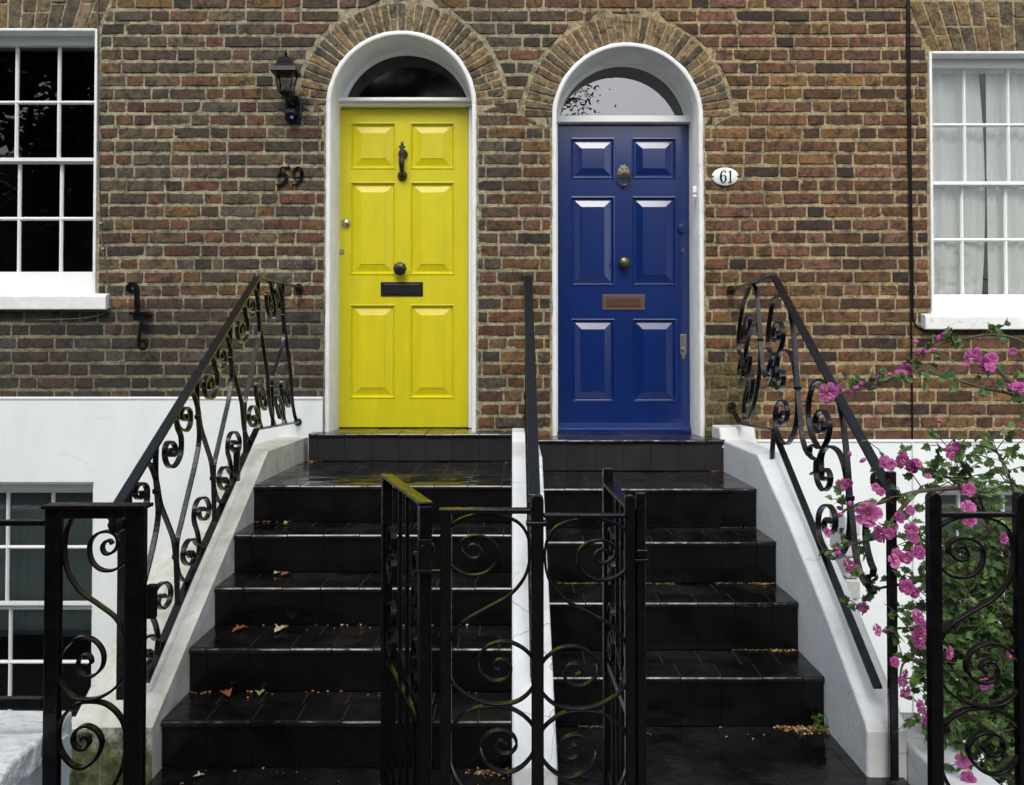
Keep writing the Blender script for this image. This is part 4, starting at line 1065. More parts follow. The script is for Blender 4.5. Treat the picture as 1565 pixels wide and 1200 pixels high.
def post(root,x,w,zt,y,round_=False,name='post',z0=.0,dw=None):
    m=MB(); dw=w if dw is None else dw
    if round_:
        n=8; pr=[(x-w/2,z0),(x+w/2,z0)]+[(x+w/2*math.cos(math.pi*i/n),zt-w/2+w/2*math.sin(math.pi*i/n)) for i in range(n+1)]
        m.extr_y(pr,y-dw/2,y+dw/2)
    else: m.box((x-w/2,y-dw/2,z0),(x+w/2,y+dw/2,zt))
    return m.build(name,M['iron_dark'],root,bevel=.003)
def fx(px,y=900): return P(px,y,YF).x
def fz(py): return P(700,py,YF).z
# left fence
fl=empty('iron_fence',(fx(150),YF,0)); tag(fl,'black iron fence panel with scrolls and thick latch post at far left','fence','black iron front fence panels')
zt=fz(774)
post(fl,fx(207.5),.050,zt-.004,YF,dw=.026); post(fl,fx(82),.038,zt-.004,YF,dw=.026)
m=MB(); m.box((fx(69),YF-.028,zt-.004),(fx(227),YF+.03,zt+.006)); m.box((fx(96),YF-.012,zt-.03),(fx(189),YF+.012,zt-.0045)); m.build('top_rail',M['iron_dark'],fl,bevel=.002)
fence_panel(fl,fx(144),(fx(191)-fx(97))/2,fz(774),False,YF)
m=MB(); m.box((fx(225),YF-.012,fz(945)),(fx(239),YF+.012,fz(893))); m.build('latch',M['iron_dark'],fl,bevel=.004)
m=MB(); m.box((-3.2,YF-.012,fz(803)),(fx(68),YF+.012,fz(795))); m.box((-3.2,YF-.012,fz(1082)),(fx(68),YF+.012,fz(1066))); m.build('side_rail',M['iron_dark'],fl,bevel=.002)
for xx in (-1.72,-2.2,-2.68,-3.16): post(fl,xx,.028,fz(790),YF,True,z0=fz(1090))
m=MB(); m.lathe([(.02,0),(.02,-.03),(.001,-.035)],(fx(183),YF,fz(800)),'y',10); m.build('rivet',M['iron_dark'],fl)
# centre fence
fcn=empty('iron_fence',(fx(821),YF,0)); tag(fcn,'black iron double scroll fence panel standing between the two open gates','fence','black iron front fence panels')
post(fcn,fx(681.5),.029,fz(779),YF); post(fcn,fx(821.5),.031,fz(755),YF,True); post(fcn,fx(962.5),.026,fz(755),YF,True)
m=MB(); m.box((fx(671),YF-.018,fz(784)),(fx(811.5),YF+.018,fz(777))); m.box((fx(831),YF-.014,fz(791)),(fx(955),YF+.014,fz(785))); m.build('top_rail',M['iron_dark'],fcn,bevel=.002)
fence_panel(fcn,fx(751),(fx(812)-fx(691))/2,fz(781),True,YF); fence_panel(fcn,fx(893),(fx(955)-fx(831))/2,fz(788),False,YF)
m=MB(); m.box((fx(804),YF-.02,fz(803)),(fx(836),YF+.02,fz(796))); m.build('collar',M['iron_dark'],fcn,bevel=.002)
# right fence
fr_=empty('iron_fence',(fx(1490),YF,0)); tag(fr_,'black iron scroll fence panel in front of the pink flowering shrub','fence','black iron front fence panels')
post(fr_,fx(1427.5),.031,fz(752),YF,True); post(fr_,fx(1561),.031,fz(752),YF,True)
m=MB(); m.box((fx(1437),YF-.012,fz(790)),(fx(1552),YF+.012,fz(783))); m.box((fx(1570),YF-.012,fz(790)),(3.2,YF+.012,fz(783))); m.build('top_rail',M['iron_dark'],fr_,bevel=.002)
fence_panel(fr_,fx(1494),(fx(1552)-fx(1437))/2,fz(784),True,YF); fence_panel(fr_,fx(1628),(fx(1552)-fx(1437))/2,fz(784),False,YF)
post(fr_,fx(1695),.031,fz(752),YF,True)
# gates
def gate(root,L,zt,finial=0.0):
    st=.036
    def bx(name,a,b,bev=.003): m=MB(); m.box(a,b); return m.build(name,M['iron_dark'],root,local=True,bevel=bev)
    bx('hinge_stile',(0,-.016,.05),(st,.016,zt-.006)); bx('latch_stile',(L-st,-.016,.05),(L,.016,zt-.006+finial))
    bx('top_rail',(0,-.019,zt-.0055),(L-(.037 if finial else 0),.019,zt+.004)); bx('middle_rail',(st,-.008,.42),(L-st,.008,.445)); bx('bottom_rail',(st,-.008,.08),(L-st,.008,.105))
    n=4; 
    for i in range(n):
        x=st+(L-2*st)*(i+1)/(n+1)
        if i in(1,2): bx('bar',(x-.006,-.006,.4455),(x+.006,.006,zt-.006))
        bx('bar',(x-.006,-.006,.1055),(x+.006,.006,.4195))
    for sx in(0,1):
        x0=st+.02 if sx==0 else L-st-.02; sg=1 if sx==0 else -1
        for zb,zh in ((.47,.22),(.70,.22)):
            pts=[(x0+sg*.07,zb+.05),(x0+sg*.05,zb+.035),(x0+sg*.04,zb+.06),(x0+sg*.065,zb+.085),(x0+sg*.095,zb+.06),(x0+sg*.085,zb+.015),(x0+sg*.04,zb+.0),(x0,zb+.05),(x0,zb+.12),(x0+sg*.05,zb+.17),(x0+sg*.09,zb+.15),(x0+sg*.085,zb+.11),(x0+sg*.055,zb+.115)]
            m=MB(); m.strap(smooth_curve([Vector((a,0,min(b,zt-.02))) for a,b in pts],5),(0,1,0),.018,.006); m.build('scroll',M['iron_dark'],root,local=True)
    m=MB(); m.strap([(st,0,.43),(L-st,0,.62)],(0,1,0),.012,.006); m.build('brace',M['iron_dark'],root,local=True)
    for zz in (zt-.13,.25): bx('hinge',(-.022,-.018,zz),(.012,.018,zz+.03))
gh=Vector((fx(651),YF+.0,0)); gf=Vector((P(590,728,2.935-DW).x,2.935-DW,0)); dv=gf-gh
gl=empty('gate',gh,math.atan2(dv.y,dv.x)); tag(gl,'black iron gate swung open towards the steps of the yellow door','gate','open iron front gates')
gate(gl,dv.length,fz(770)); 
gh2=Vector((fx(973),YF+.03,0)); gf2=Vector((P(928,737,2.93-DW).x,2.93-DW,0)); dv2=gf2-gh2
g2=empty('gate',gh2,math.atan2(dv2.y,dv2.x)); tag(g2,'black iron gate with round finial swung open towards the blue door steps','gate','open iron front gates')
gate(g2,dv2.length,P(928,737,2.93-DW).z,.055)
gp=empty('gate_post',(fx(979),YF+.0,0)); tag(gp,'slim black iron hinge post right of the centre fence panel','gate post')
post(gp,fx(979.5),.023,fz(752),YF+.002,z0=0,dw=.02)
m=MB(); m.box((fx(968),YF-.022,fz(858)),(fx(989),YF-.0105,fz(852))); m.box((fx(972),YF-.02,fz(850)),(fx(988),YF-.0105,fz(838))); m.build('hinge',M['iron_dark'],gp,bevel=.002)
# gate hinge hardware between left gate and the centre panel
m=MB(); m.box((fx(640),YF-.03,fz(873)),(fx(676),YF-.016,fz(868))); m.box((fx(640),YF-.0235,fz(868)),(fx(661),YF-.0175,fz(822))); m.build('hinge_plate',M['iron_dark'],fcn,bevel=.001)
# dwarf wall at lower left, low kerb lower right
dwf=MB(); zn=P(40,1118,YF+.03).z; zfar=P(40,1084,YF+.24).z; xn=P(73,1120,YF+.02).x; xf_=P(113,1085,YF+.24).x
dwf.box((-3.4,YF-.13,-.0),(xn-.03,YF+.2,zn-.075)); o=dwf.build('dwarf_wall',M['step_render'],None); tag(o,'rough white painted dwarf wall under the iron rail at lower left','wall')
cp=MB(); cp.extr_x([(YF-.20,zn-.074),(YF-.21,zn-.02),(YF-.15,zn-.004),(YF+.028,zn),(YF+.028,zn-.074)],-3.4,xn)
o2=cp.build('coping',M['rough_paint'],None,bevel=.012,bseg=3); o2.parent=o; rough(o2,.010)
rt=MB(); rt.box((-3.4,YF+.029,zn-.2),(xf_,YF+.24,zfar)); o2=rt.build('upper_coping',M['rough_paint'],None,bevel=.014,bseg=3); o2.parent=o; rough(o2,.010)
lk=MB(); lk.extr_x([(3.35-DW,.11),(2.2-DW,.11),(2.2-DW,-.6),(3.35-DW,-.6)],1.317,1.47); o=lk.build('low_kerb',M['step_render'],None,bevel=.01); tag(o,'low white kerb running forward from the foot of the right railing','kerb')
bp_=MB()
for i in range(5):
    zz=EZ-.66-.09*(i+1); bp_.box((P(1293,900,3.9-DW).x+R.uniform(-.003,.003),3.9-DW,zz+.004),(P(1316,900,3.9-DW).x+R.uniform(-.003,.003),4.1-DW,zz+.088))
o=bp_.build('brick_pier',M['plaster'],None,bevel=.008); tag(o,'white painted brick pier standing behind the right stair railing','pier')
pp_=MB(); a_=P(1450,1135,3.3-DW); pp_.tube([a_,a_+Vector((-.10,.05,-.05)),a_+Vector((-.3,.2,-.12))],.040,20); o=pp_.build('waste_pipe',M['pipe'],None,smooth=False); tag(o,'white plastic waste pipe end poking out under the pink shrub','pipe')
# ------------------------------------------------------------------ ground
def sheet(name,x0,x1,y0,y1,z,mat_):
    m=MB(); m.add([(x0,y0,z),(x1,y0,z),(x1,y1,z),(x0,y1,z)],[(0,1,2,3)]); o=m.build(name,mat_,None,fixn=False); tag(o,kind='structure'); return o
sheet('ground',-300,300,-300,300,-1.26,M['asphalt'])
sheet('basement_area_floor',-6,6,YF+.1,0,-1.2,M['area'])
m=MB(); m.box((-60,-9,-1.25),(60,YF-.16,-.012)); o=m.build('pavement',M['paving'],None); tag(o,kind='structure')
m=MB(); m.box((-60,-80,-1.25),(60,-9.001,-.13)); o=m.build('road',M['asphalt'],None); tag(o,kind='structure')
m=MB(); m.box((-6,YF-.159,-1.25),(XL-.001,YF+.09,-.013)); m.box((XR1+.13,YF-.159,-1.25),(6,YF+.09,-.013)); m.box((XL,YF-.159,-1.25),(XR1+.12,nosL[-1].y+.05,-.051)); o=m.build('area_wall',M['render'],None); tag(o,kind='structure')
# opposite side of the street: dark terrace so the wet tiles and panes have something to mirror
ot=empty('house',(0,-34,0)); tag(ot,'dark brick terrace across the street behind the camera','house')
m=MB(); m.box((-40,-44,-.1),(9,-34,10.2)); m.build('wall',M['brickfar'],ot)
m=MB(); m.extr_x([(-44.2,10.2),(-33.8,10.2),(-39,11.6)],-40,9); m.build('roof',M['asphalt'],ot)
# ------------------------------------------------------------------ street trees (seen mirrored in the glass)
def street_tree(x,y,h,rad,nleaf,label,zb=2.5,sq=1.0,lsz=1.6):
    root=empty('street_tree',(x,y,-.1)); tag(root,label,'tree','street trees')
    m=MB(); m.tube([(x,y,-.1),(x+.1,y,zb*.6),(x-.1,y+.1,zb+1)],[.28,.22,.16],10)
    ends=[]
    for i in range(9):
        a=R.uniform(0,6.28); e=R.uniform(.3,1.2); L=rad*R.uniform(.5,.95)
        p0=Vector((x-.1,y+.1,zb+R.uniform(0,1))); p2=p0+Vector((math.cos(a)*math.cos(e)*L,math.sin(a)*math.cos(e)*L,math.sin(e)*L*sq+h*.25)); p1=(p0+p2)/2+Vector((0,0,.5))
        m.tube(smooth_curve([p0,p1,p2],3),[.12,.10,.09,.07,.06,.05,.03][:7],6); ends.append(p2)
    m.build('trunk',M['bark'],root)
    m=MB(); cz=zb+(h-zb)/2
    clumps=[]
    for i in range(46):
        while True:
            q=Vector((R.uniform(-1,1),R.uniform(-1,1),R.uniform(-1,1)))
            if .25<q.length<1: break
        clumps.append((Vector((x+q.x*rad,y+q.y*rad*.8,cz+q.z*(h-zb)/2)),R.uniform(.5,1.1)))
    for i in range(nleaf):
        c,cr=R.choice(clumps); d=Vector((R.gauss(0,.5),R.gauss(0,.5),R.gauss(0,.4)))*cr; p=c+d
        a=Vector((R.uniform(-1,1),R.uniform(-1,1),R.uniform(-.6,.4))).normalized(); b=a.cross(Vector((R.uniform(-1,1),R.uniform(-1,1),1))).normalized(); s_=R.uniform(.07,.15)*lsz
        k_=R.uniform(.6,1.3)
        m.add([p-a*s_,p+b*s_*.45,p+a*s_,p-b*s_*.45],[(0,1,2,3)],(k_,k_,k_))
    m.build('crown',M['treeleaf'],root,fixn=False)
street_tree(-4.4,-13.5,13,4.4,22000,'tall leafy street tree behind the camera to the left',2.0)
street_tree(-11.5,-15.5,13.5,5.2,26000,'broad leafy street tree far to the left behind the camera',1.2)
street_tree(8.5,-21,6.0,3.6,7000,'small leafy street tree behind the camera to the right',1.0,.6)
street_tree(1.0,-18,10.0,2.1,11000,'slender leafy street tree straight behind the camera',2.2,.6,.65)
street_tree(3.2,-19,8.0,1.6,5000,'rounded leafy street tree behind the camera slightly to the right',2.0,.6,.65)
street_tree(-9.0,-22,14,5.0,16000,'tallest leafy street tree behind the camera to the left',1.5)
street_tree(-18.5,-20,12,5.0,12000,'outermost leafy street tree behind the camera to the left',1.0)
hd=empty('shade_hedge',(3.4,-7.6,-.1)); tag(hd,'unseen leafy screen added behind the camera to darken the low foreground','shade_hedge')  # unseen foliage added to darken the low foreground and the iron's reflections
m=MB(); 
for i in range(9000):
    a=Vector((R.uniform(-1,1),R.uniform(-1,1),R.uniform(-1,1))).normalized(); b=a.cross(Vector((R.uniform(-1,1),R.uniform(-1,1),1))).normalized(); s_=R.uniform(.04,.08)
    p=Vector((R.uniform(.9,6.5),-7.6+R.uniform(-.4,.4),R.uniform(0,2.3))); m.add([p-a*s_,p+b*s_*.5,p+a*s_,p-b*s_*.5],[(0,1,2,3)],(.8,.8,.8))
m.build('foliage',M['treeleaf'],hd,fixn=False)
m=MB()
for i in range(12): m.tube([(1.1+.45*i,-7.6,-.1),(1.1+.45*i+.05,-7.58,1.9)],.02,6)
m.build('stems',M['bark'],hd)
# ------------------------------------------------------------------ hibiscus shrub
root=empty('flowering_shrub',P(1560,1200,3.2-DW)); tag(root,'pink flowering hibiscus shrub with lobed leaves behind the right iron fence','shrub')
def Q(px,py,d): return P(px,py,d-DW)
branches=[
 [(1640,1330,3.2),(1620,1100,3.2),(1660,850,3.2),(1640,680,3.1),(1565,612,3.05),(1500,592,3.0),(1430,572,3.0),(1390,566,2.95),(1340,590,2.9),(1280,601,2.86)],
 [(1640,680,3.1),(1600,560,3.1),(1565,524,3.1),(1520,512,3.1),(1470,518,3.05),(1425,530,3.0),(1398,548,3.0)],
 [(1565,612,3.05),(1520,560,3.05),(1495,545,3.05)],
 [(1620,1100,3.2),(1560,900,3.2),(1510,800,3.15),(1470,745,3.1),(1430,722,3.1),(1380,710,3.05),(1350,705,3.0)],
 [(1510,800,3.15),(1490,740,3.1),(1460,695,3.1),(1440,688,3.1)],
 [(1560,900,3.2),(1555,780,3.3),(1530,700,3.3),(1500,680,3.3)],
 [(1470,745,3.1),(1400,752,3.0),(1340,770,2.95),(1300,775,2.9),(1282,790,2.9)],
 [(1600,1000,3.2),(1500,890,3.1),(1440,840,3.05),(1380,820,3.0),(1310,830,2.95),(1268,845,2.95)],
 [(1500,890,3.1),(1440,880,3.0),(1395,890,3.0),(1330,905,3.2),(1318,940,3.3)],
 [(1600,1150,3.2),(1520,1050,3.1),(1450,980,3.0),(1400,960,3.0),(1345,965,2.95)],
 [(1520,1050,3.1),(1440,1020,3.0),(1385,1010,2.95),(1375,1050,2.9)],
 [(1600,1200,3.2),(1520,1120,3.0),(1450,1080,2.9),(1410,1090,2.85)],
 [(1600,1250,3.2),(1540,1190,3.0),(1480,1170,2.9)],
 [(1600,900,3.2),(1545,840,3.1),(1500,800,3.0)],[(1620,800,3.2),(1565,750,3.1),(1535,735,3.1)],
 [(1600,1050,3.25),(1550,980,3.2),(1500,960,3.2)],
 [(1400,752,3.0),(1360,800,2.95),(1350,830,2.95)],
]
mst=MB(); mlf=MB()
leafshape=[(0,0),(.16,.02),(.30,.14),(.50,.24),(.34,.40),(.42,.62),(.20,.66),(.0,1.0)]
def add_leaf(p,dirv,size,k_):
    dirv=dirv.normalized(); nrm=Vector((R.uniform(-.7,.7),R.uniform(-1,-.1),R.uniform(.0,1.0))).normalized()
    side=dirv.cross(nrm)
    if side.length<.05: return
    side.normalize(); nrm=side.cross(dirv).normalized()
    fold=R.uniform(.1,.45); vs=[];mid=[]
    for sgn in(1,-1):
        pts=[]
        for x,y in leafshape:
            droop=-.18*y*y
            pts.append(p+dirv*(y*size)+side*(sgn*x*size*.95)+nrm*((abs(x)*fold+droop)*size))
        n=len(pts); mlf_f=[tuple(range(n))] if sgn==1 else [tuple(range(n))[::-1]]
        # fan from midrib
        mlf.add(pts,[(0,i,i+1) for i in range(1,n-1)],k_)
def bud(p,s=.008,pink=True):
    pass
def sprout(p,t,dens,L=.12,leafs=(.020,.038)):
    d=Vector((R.uniform(-1,1),R.uniform(-1,.6),R.uniform(-.5,1))).normalized(); L=L*R.uniform(.5,1.2)
    q=[p,p+d*L*.5+Vector((0,0,.01)),p+d*L]; mst.tube(q,[.0022,.0017,.001],4)
    for k in range(dens):
        u=R.uniform(.15,1); pos=p+d*L*u
        ld=(d+Vector((R.uniform(-1,1),R.uniform(-1,1),R.uniform(-.8,.6)))).normalized(); v=R.uniform(.45,1.4)
        yel=R.uniform(.85,1.25); add_leaf(pos,ld,R.uniform(*leafs),(v*yel,v,v*.9))
for bi,br in enumerate(branches):
    pts=smooth_curve([Q(*b) for b in br],8); n=len(pts)
    thin = bi in(0,1,2)
    mst.tube(pts,[.007*(1-.8*i/n)+.001 for i in range(n)],6)
    length=sum((pts[i+1]-pts[i]).length for i in range(n-1))
    step=.022 if not thin else .026
    ns=int(length/step)
    for s_ in range(ns):
        i=min(n-2,int(s_/ns*(n-1))); f_=s_/ns*(n-1)-i; p=pts[i].lerp(pts[i+1],f_)
        pxx=(p.x/(p.y+DW))*F+782.5
        dens=3 if thin else (5 if pxx>1440 else 3)
        if thin and R.random()<.45: continue
        if not thin and pxx<1412 and R.random()<.5: continue
        sprout(p,None,dens,.07 if thin else (.15 if pxx>1440 else .10))
# fuller body of the bush at right
for k in range(1800):
    t=R.random(); px_=R.uniform(1418,1660); py_=R.triangular(740,1300,1010); d_=R.uniform(3.0,3.6)
    if py_<815+ (1500-px_)*.35: continue
    if nz(px_*.02,py_*.02,4)<-.36: continue
    sprout(Q(px_,py_,d_),None,5,.15)
mst.build('stems',M['stem'],root); mlf.build('foliage',M['leaf'],root,fixn=False)
def flower_mesh(seed):
    rs=random.Random(seed); m=MB()
    for layer,(n,rad,lift) in enumerate(((5,1.0,.22),(5,.8,.42),(5,.5,.6))):
        for k in range(n):
            a=2*math.pi*(k+rs.uniform(-.15,.15))/n+layer*.5; nu,nv=5,5; vs=[];fs=[];mm=[]
            for i in range(nv+1):
                v=i/nv; 
                for j in range(nu+1):
                    u=(j/nu-.5)*2; wdt=.58*math.sin(min(1,v*1.15)*math.pi*.62)**.8
                    aa=a+u*wdt*(.95); r=rad*v*(1-.10*abs(u)**3)+.02
                    z=lift*(v**1.3)+.10*math.sin(4*u+a*3)*v+.09*math.sin(7*u+a)*v*v+rs.uniform(-.03,.03)*v
                    if v>.75: z-=.12*(v-.75)*4
                    vs.append((r*math.cos(aa),r*math.sin(aa),z))
            for i in range(nv):
                for j in range(nu): fs.append((i*(nu+1)+j,i*(nu+1)+j+1,(i+1)*(nu+1)+j+1,(i+1)*(nu+1)+j))
            kk=rs.uniform(.8,1.15); tc_=((1.1,1.5,1.15),(1,1,1),(.72,.6,.72),(1.05,1.2,1.05))[seed]
            m.add(vs,fs,(kk*tc_[0],kk*tc_[1],kk*tc_[2]),0)
            for q in range(nu): m.m[len(m.m)-len(fs)+q]=1
    m.mi=2; m.tube([(0,0,.02),(0.02,0,.3),(.05,0,.55)],[.05,.06,.04],6)
    return m
fmesh=[]
for s_ in range(4):
    o=flower_mesh(s_).build('flower_proto',[M['petal'],M['petalcore'],M['stamen']],None,fixn=False,smooth=True); fmesh.append(o.data); bpy.data.objects.remove(o)
for i,me in enumerate(fmesh): me.name='flower_mesh'
flw=[(1265,600,2.85,19),(1278,596,2.88,10),(1385,566,2.94,13),(1377,571,2.93,10),(1478,548,3.0,15),(1490,541,3.04,12),(1503,556,3.0,14),(1515,548,3.0,12),(1548,537,3.0,7),(1557,592,3.0,12),(1540,590,3.0,8),(1513,562,2.98,10),
(1327,785,2.88,24),(1286,741,2.95,12),(1297,738,2.95,8),(1352,706,2.98,12),(1361,710,2.96,11),(1378,702,3.0,14),(1396,712,3.0,13),(1402,708,2.98,10),(1418,728,3.0,6),(1452,692,3.05,14),(1463,683,3.05,10),(1480,748,3.0,13),(1480,777,2.95,15),(1482,796,2.95,12),
(1342,816,2.9,15),(1358,815,2.88,11),(1393,809,2.93,13),(1397,823,2.93,10),(1404,845,2.9,14),(1385,852,2.9,12),(1366,858,2.9,14),(1371,846,2.92,10),(1297,866,2.95,15),(1308,872,2.95,11),(1264,814,2.95,9),(1386,897,2.92,14),(1398,906,2.93,10),
(1534,821,2.95,13),(1548,817,2.95,10),(1391,780,2.95,10),(1375,791,2.95,11),(1367,806,2.95,9),(1320,928,3.2,10),(1402,945,2.87,16),(1402,977,2.85,17),(1410,962,2.86,15),(1340,963,2.9,11),(1367,1012,2.9,10),(1382,1030,2.88,9),(1383,1057,2.85,12),(1380,1042,2.85,9),(1405,1080,2.83,12),(1413,1097,2.82,11),(1450,998,2.9,12),(1472,1163,2.8,14),(1480,1190,2.8,13),(1507,1047,2.95,12),(1545,1000,2.95,9),(1338,745,2.95,8),(1346,752,2.9,8)]
for i,(a,b,d_,r_) in enumerate(flw):
    p=Q(a,b,d_); o=bpy.data.objects.new('flower',fmesh[i%4]); COL.objects.link(o); o.parent=root
    o.location=p-root.location; s_=r_*d_/F*.87; o.scale=(s_,s_,s_)
    dv_=Vector((R.uniform(-.8,.8),-1,R.uniform(-.3,.9))).normalized(); o.rotation_euler=dv_.to_track_quat('Z','Y').to_euler()
# buds along the tips
for (a,b,d_) in [(1293,595,2.87),(1303,597,2.88),(1312,592,2.88),(1325,590,2.9),(1335,585,2.9),(1345,582,2.9),(1352,575,2.9),(1362,570,2.9),(1400,545,2.97),(1408,535,3),(1402,540,3),(1415,530,3),(1432,522,3.02),(1436,514,3.02),(1300,700,2.95),(1312,706,2.95),(1440,645,3),(1290,780,2.9),(1284,788,2.9),(1296,772,2.9),(1405,520,3),(1420,540,3),(1285,842,2.93),(1275,850,2.93)]:
    p=Q(a+R.uniform(-3,3),b+R.uniform(-3,3),d_); dr=Vector((R.uniform(-1,1),R.uniform(-1,0),R.uniform(-.2,1))).normalized()
    mbud=MB(); mbud.tube([p,p+dr*.008,p+dr*.018,p+dr*.024],[.003,.0075,.006,.001],7); mbud.build('bud',M['petal'],root,smooth=True)
# ------------------------------------------------------------------ fallen leaves, litter, moss, weed
M['deadleaf']=leaf_mat('fallen_leaf',(.33,.11,.03),(.20,.07,.02),.1,.5); M['paleleaf']=leaf_mat('pale_fallen_leaf',(.55,.52,.28),(.45,.40,.2),.1,.5); M['greenleaf']=leaf_mat('green_fallen_leaf',(.30,.42,.06),(.35,.45,.1),.1,.5)
def tread_at(side,step): n=(nosL if side=='L' else nosR)[step]; return n
def fleaf(px,side,step,mat_,size,label,back=.0):
    zz=(nosL if side=='L' else nosR)[step].z if step>=0 else 0.0
    if step>=len(nosL if side=='L' else nosR): zz=0.0
    return (px,zz,mat_,size,label)
def on_z(px,py,z): r=ray(px,py); return CAM+r*((z-EZ)/r.z)
zsL=[n.z for n in nosL]+[0.0]; zsR=[n.z for n in nosR]+[0.0]
fl_=[(424,877,zsL[2],'pale',.045,'pale torn leaf on the third tread below the yellow door landing'),(436,879,zsL[2],'dead',.06,'orange leaf beside a pale torn leaf below the yellow door'),
(368,963,zsL[3],'dead',.085,'large curled orange leaf lying on the left steps'),(430,963,zsL[3],'pale',.09,'cream coloured leaf lying right of a large orange leaf'),
(345,1061,zsL[4],'dead',.075,'orange brown leaf on the lowest left step'),(397,1060,zsL[4],'green',.055,'yellow green leaf on the lowest left step'),
(436,802,zsL[1],'green',.028,'tiny yellow leaf on the second tread below the yellow door'),(392,800,zsL[1],'dead',.03,'small brown leaf in the corner of the second left tread'),
(475,708,zsL[0],'dead',.04,'rust coloured leaf in the left corner of the yellow door landing'),(305,1187,0.0,'pale',.045,'whitish shrivelled leaf on the path before the left steps'),
(770,1183,0.0,'dead',.07,'orange leaf scrap beside the foot of the narrow divider wall'),(775,708,zsL[0],'dead',.03,'orange scrap at the right end of the yellow door landing'),
(1130,805,zsR[1],'green',.03,'bright green leaf scrap on the second right tread')]
for px_,py_,z_,kind,sz,lab in fl_:
    p=on_z(px_,py_,z_+.004); m=MB(); n=9; an=R.uniform(0,6.28); pts=[]
    out=[(0,-.5),(.22,-.3),(.18,-.1),(.42,.05),(.22,.15),(.2,.35),(0,.6),(-.18,.35),(-.3,.2),(-.42,.0),(-.2,-.1),(-.22,-.35)]
    vs=[(p.x,p.y,p.z+.004)]+[(p.x+sz*.78*(x*math.cos(an)-y*math.sin(an)),p.y+sz*.78*(x*math.sin(an)+y*math.cos(an)),p.z+abs(x)*sz*.5+R.uniform(0,.006)) for x,y in out]
    m.add(vs,[(0,i,i%len(out)+1) for i in range(1,len(out)+1)])
    o=m.build('fallen_leaf',M[{'pale':'paleleaf','dead':'deadleaf','green':'greenleaf'}[kind]],None,fixn=False); s_=o.modifiers.new('t','SOLIDIFY'); s_.thickness=.0008
    tag(o,lab,'leaf','fallen leaves on the steps')
# litter = uncountable crumbs; moss strips
def crumbs(name,spots,mat_,cols,label,s0,s1,kind='stuff'):
    m=MB()
    for (x0,x1,y,z,n,spread) in spots:
        for i in range(n):
            x=R.uniform(x0,x1); yy=y-abs(R.gauss(0,spread)); s_=R.uniform(s0,s1); c=R.choice(cols); a=R.uniform(0,3.14)
            hx,hy=math.cos(a)*s_,math.sin(a)*s_*.6; zz=z+.001
            m.add([(x-hx,yy-hy,zz),(x+hy,yy-hx*.6,zz+s_*.3),(x+hx,yy+hy,zz+s_*.15),(x-hy,yy+hx*.6,zz+s_*.7)],[(0,1,2,3),(0,1,3),(1,2,3)],c)
    o=m.build(name,mat_,None,fixn=False); tag(o,label,None,None,kind); return o
yR=[n.y for n in nosR]; yL=[n.y for n in nosL]
orange=[(.40,.15,.04),(.28,.10,.03),(.45,.26,.09),(.2,.12,.05),(.5,.4,.2)]
crumbs('leaf_litter',[(.99,1.17,yR[3]+.008,.0,150,.022),(1.08,1.17,yR[3]+.0,.0,60,.03),(1.06,1.17,yR[2]+.008,zsR[3],30,.012),(1.07,1.15,yR[1]+.008,zsR[2],20,.012),(-1.18,-1.1,yL[3]+.008,zsL[4],14,.012),(-1.17,-1.02,yL[0]+.008,zsL[1],18,.012),(-1.17,-1.08,-.165,zsL[0],22,.012),(-1.0,-.1,yL[3]+.008,zsL[4],25,.03),(-1.0,-.1,yL[2]+.008,zsL[3],20,.03),(-1.15,-.1,yL[4]+.008,.0,24,.06),(.5,1.1,yR[3],.0,14,.06),(-.12,-.01,yL[4]-.01,0,60,.02),(1.1,1.17,-.275,zsR[0],20,.012)],M['litter'],orange,'crumbs of orange leaf litter in the step corners',.003,.010)
crumbs('moss',[(.2,.62,yR[1]+.01,zsR[2],420,.009),(.9,1.17,yR[2]+.01,zsR[3],160,.006),(1.0,1.17,yR[0]+.01,zsR[1],60,.006),(.9,1.17,yR[1]+.01,zsR[2],120,.008),(.64,.72,yR[1]+.006,zsR[2],80,.012),(.25,.5,yR[3]+.01,.0,120,.008),(1.05,1.19,yR[3]-.02,0,140,.02)],M['litter'],[(.07,.08,.02),(.13,.13,.05),(.2,.2,.1),(.05,.05,.02)],'green and straw coloured moss along the back of the treads',.002,.007)
wd=MB(); wroot=empty('weed',Vector((1.13,yR[3]-.02,0))); tag(wroot,'small green weed in the corner of the lowest right step','weed')
mlf=MB(); 
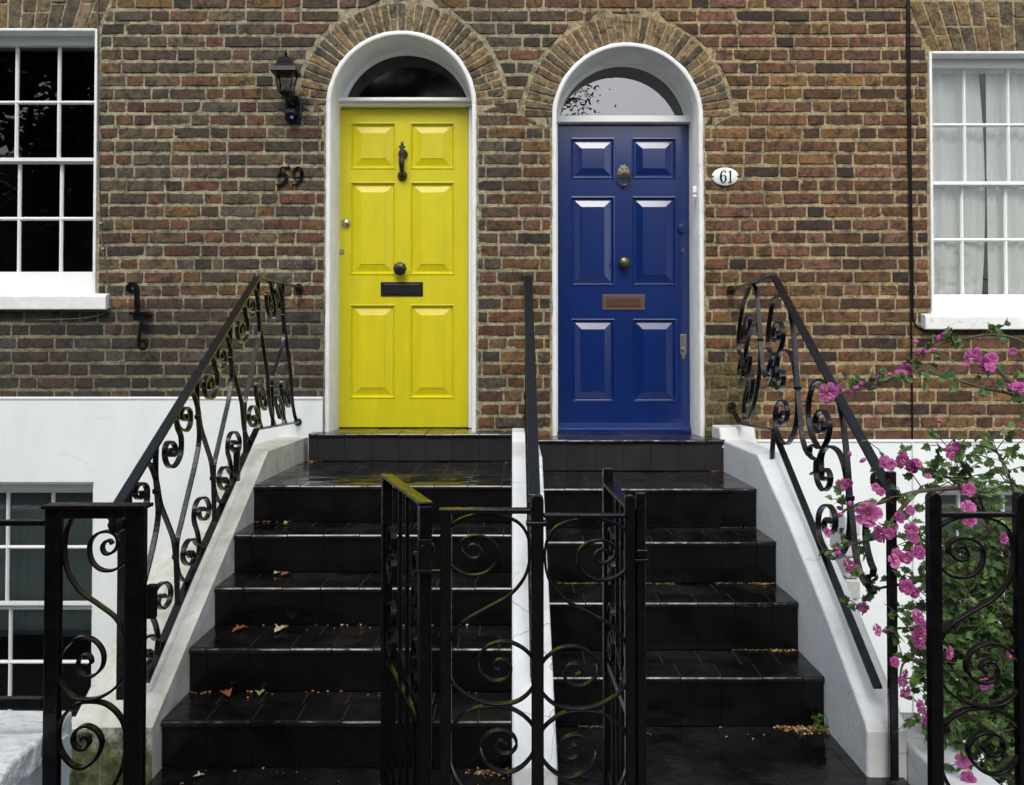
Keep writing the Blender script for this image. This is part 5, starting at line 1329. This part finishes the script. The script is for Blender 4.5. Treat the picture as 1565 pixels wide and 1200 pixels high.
for i in range(26):
    p=Vector((1.15+R.gauss(0,.022),yR[3]-.02+R.gauss(0,.01),.01+R.uniform(0,.05))); add_leaf(p,Vector((R.uniform(-1,1),R.uniform(-1,0),R.uniform(0,1))),R.uniform(.012,.024),(1.2,1.4,.8))
mlf.build('leaves',M['leaf'],wroot,fixn=False)
for i in range(5): wd.tube([(1.15,yR[3]-.012,0),(1.15+R.uniform(-.03,.02),yR[3]-.02,.05)],.0012,4)
wd.build('stem',M['leaf'],wroot)
# ------------------------------------------------------------------ light
w=bpy.data.worlds.new('World'); SC.world=w; w.use_nodes=True; nt=w.node_tree
bg=nt.nodes['Background']; sky=nt.nodes.new('ShaderNodeTexSky'); sky.sky_type='NISHITA'; sky.sun_disc=False
SE,SR=math.radians(47),math.radians(186)
sky.sun_elevation=SE; sky.sun_rotation=SR; sky.dust_density=3.0; sky.air_density=1.0
hs=nt.nodes.new('ShaderNodeHueSaturation'); hs.inputs['Saturation'].default_value=.6
nt.links.new(sky.outputs[0],hs.inputs['Color']); nt.links.new(hs.outputs[0],bg.inputs[0]); bg.inputs[1].default_value=.15
sl=bpy.data.lights.new('sun','SUN'); sl.energy=1.05; sl.angle=math.radians(28); sl.color=(1,.97,.93)
so=bpy.data.objects.new('sun',sl); COL.objects.link(so)
sd=Vector((math.sin(SR)*math.cos(SE),math.cos(SR)*math.cos(SE),math.sin(SE)))
so.rotation_euler=sd.to_track_quat('Z','Y').to_euler(); so.location=(0,-10,20)
# ------------------------------------------------------------------ camera
cd=bpy.data.cameras.new('camera'); cam=bpy.data.objects.new('camera',cd); COL.objects.link(cam)
cd.sensor_width=36; cd.lens=36*F/1565; cam.location=CAM; cam.rotation_euler=(math.pi/2+PITCH,0,0)
cd.shift_y=-(600-PPY)/1565; cd.clip_end=1000; cd.clip_start=.05; SC.camera=cam
SC.view_settings.view_transform='Standard'; SC.view_settings.look='None'; SC.view_settings.gamma=1; SC.view_settings.exposure=0.55
SC.cycles.max_bounces=8; SC.cycles.transparent_max_bounces=12
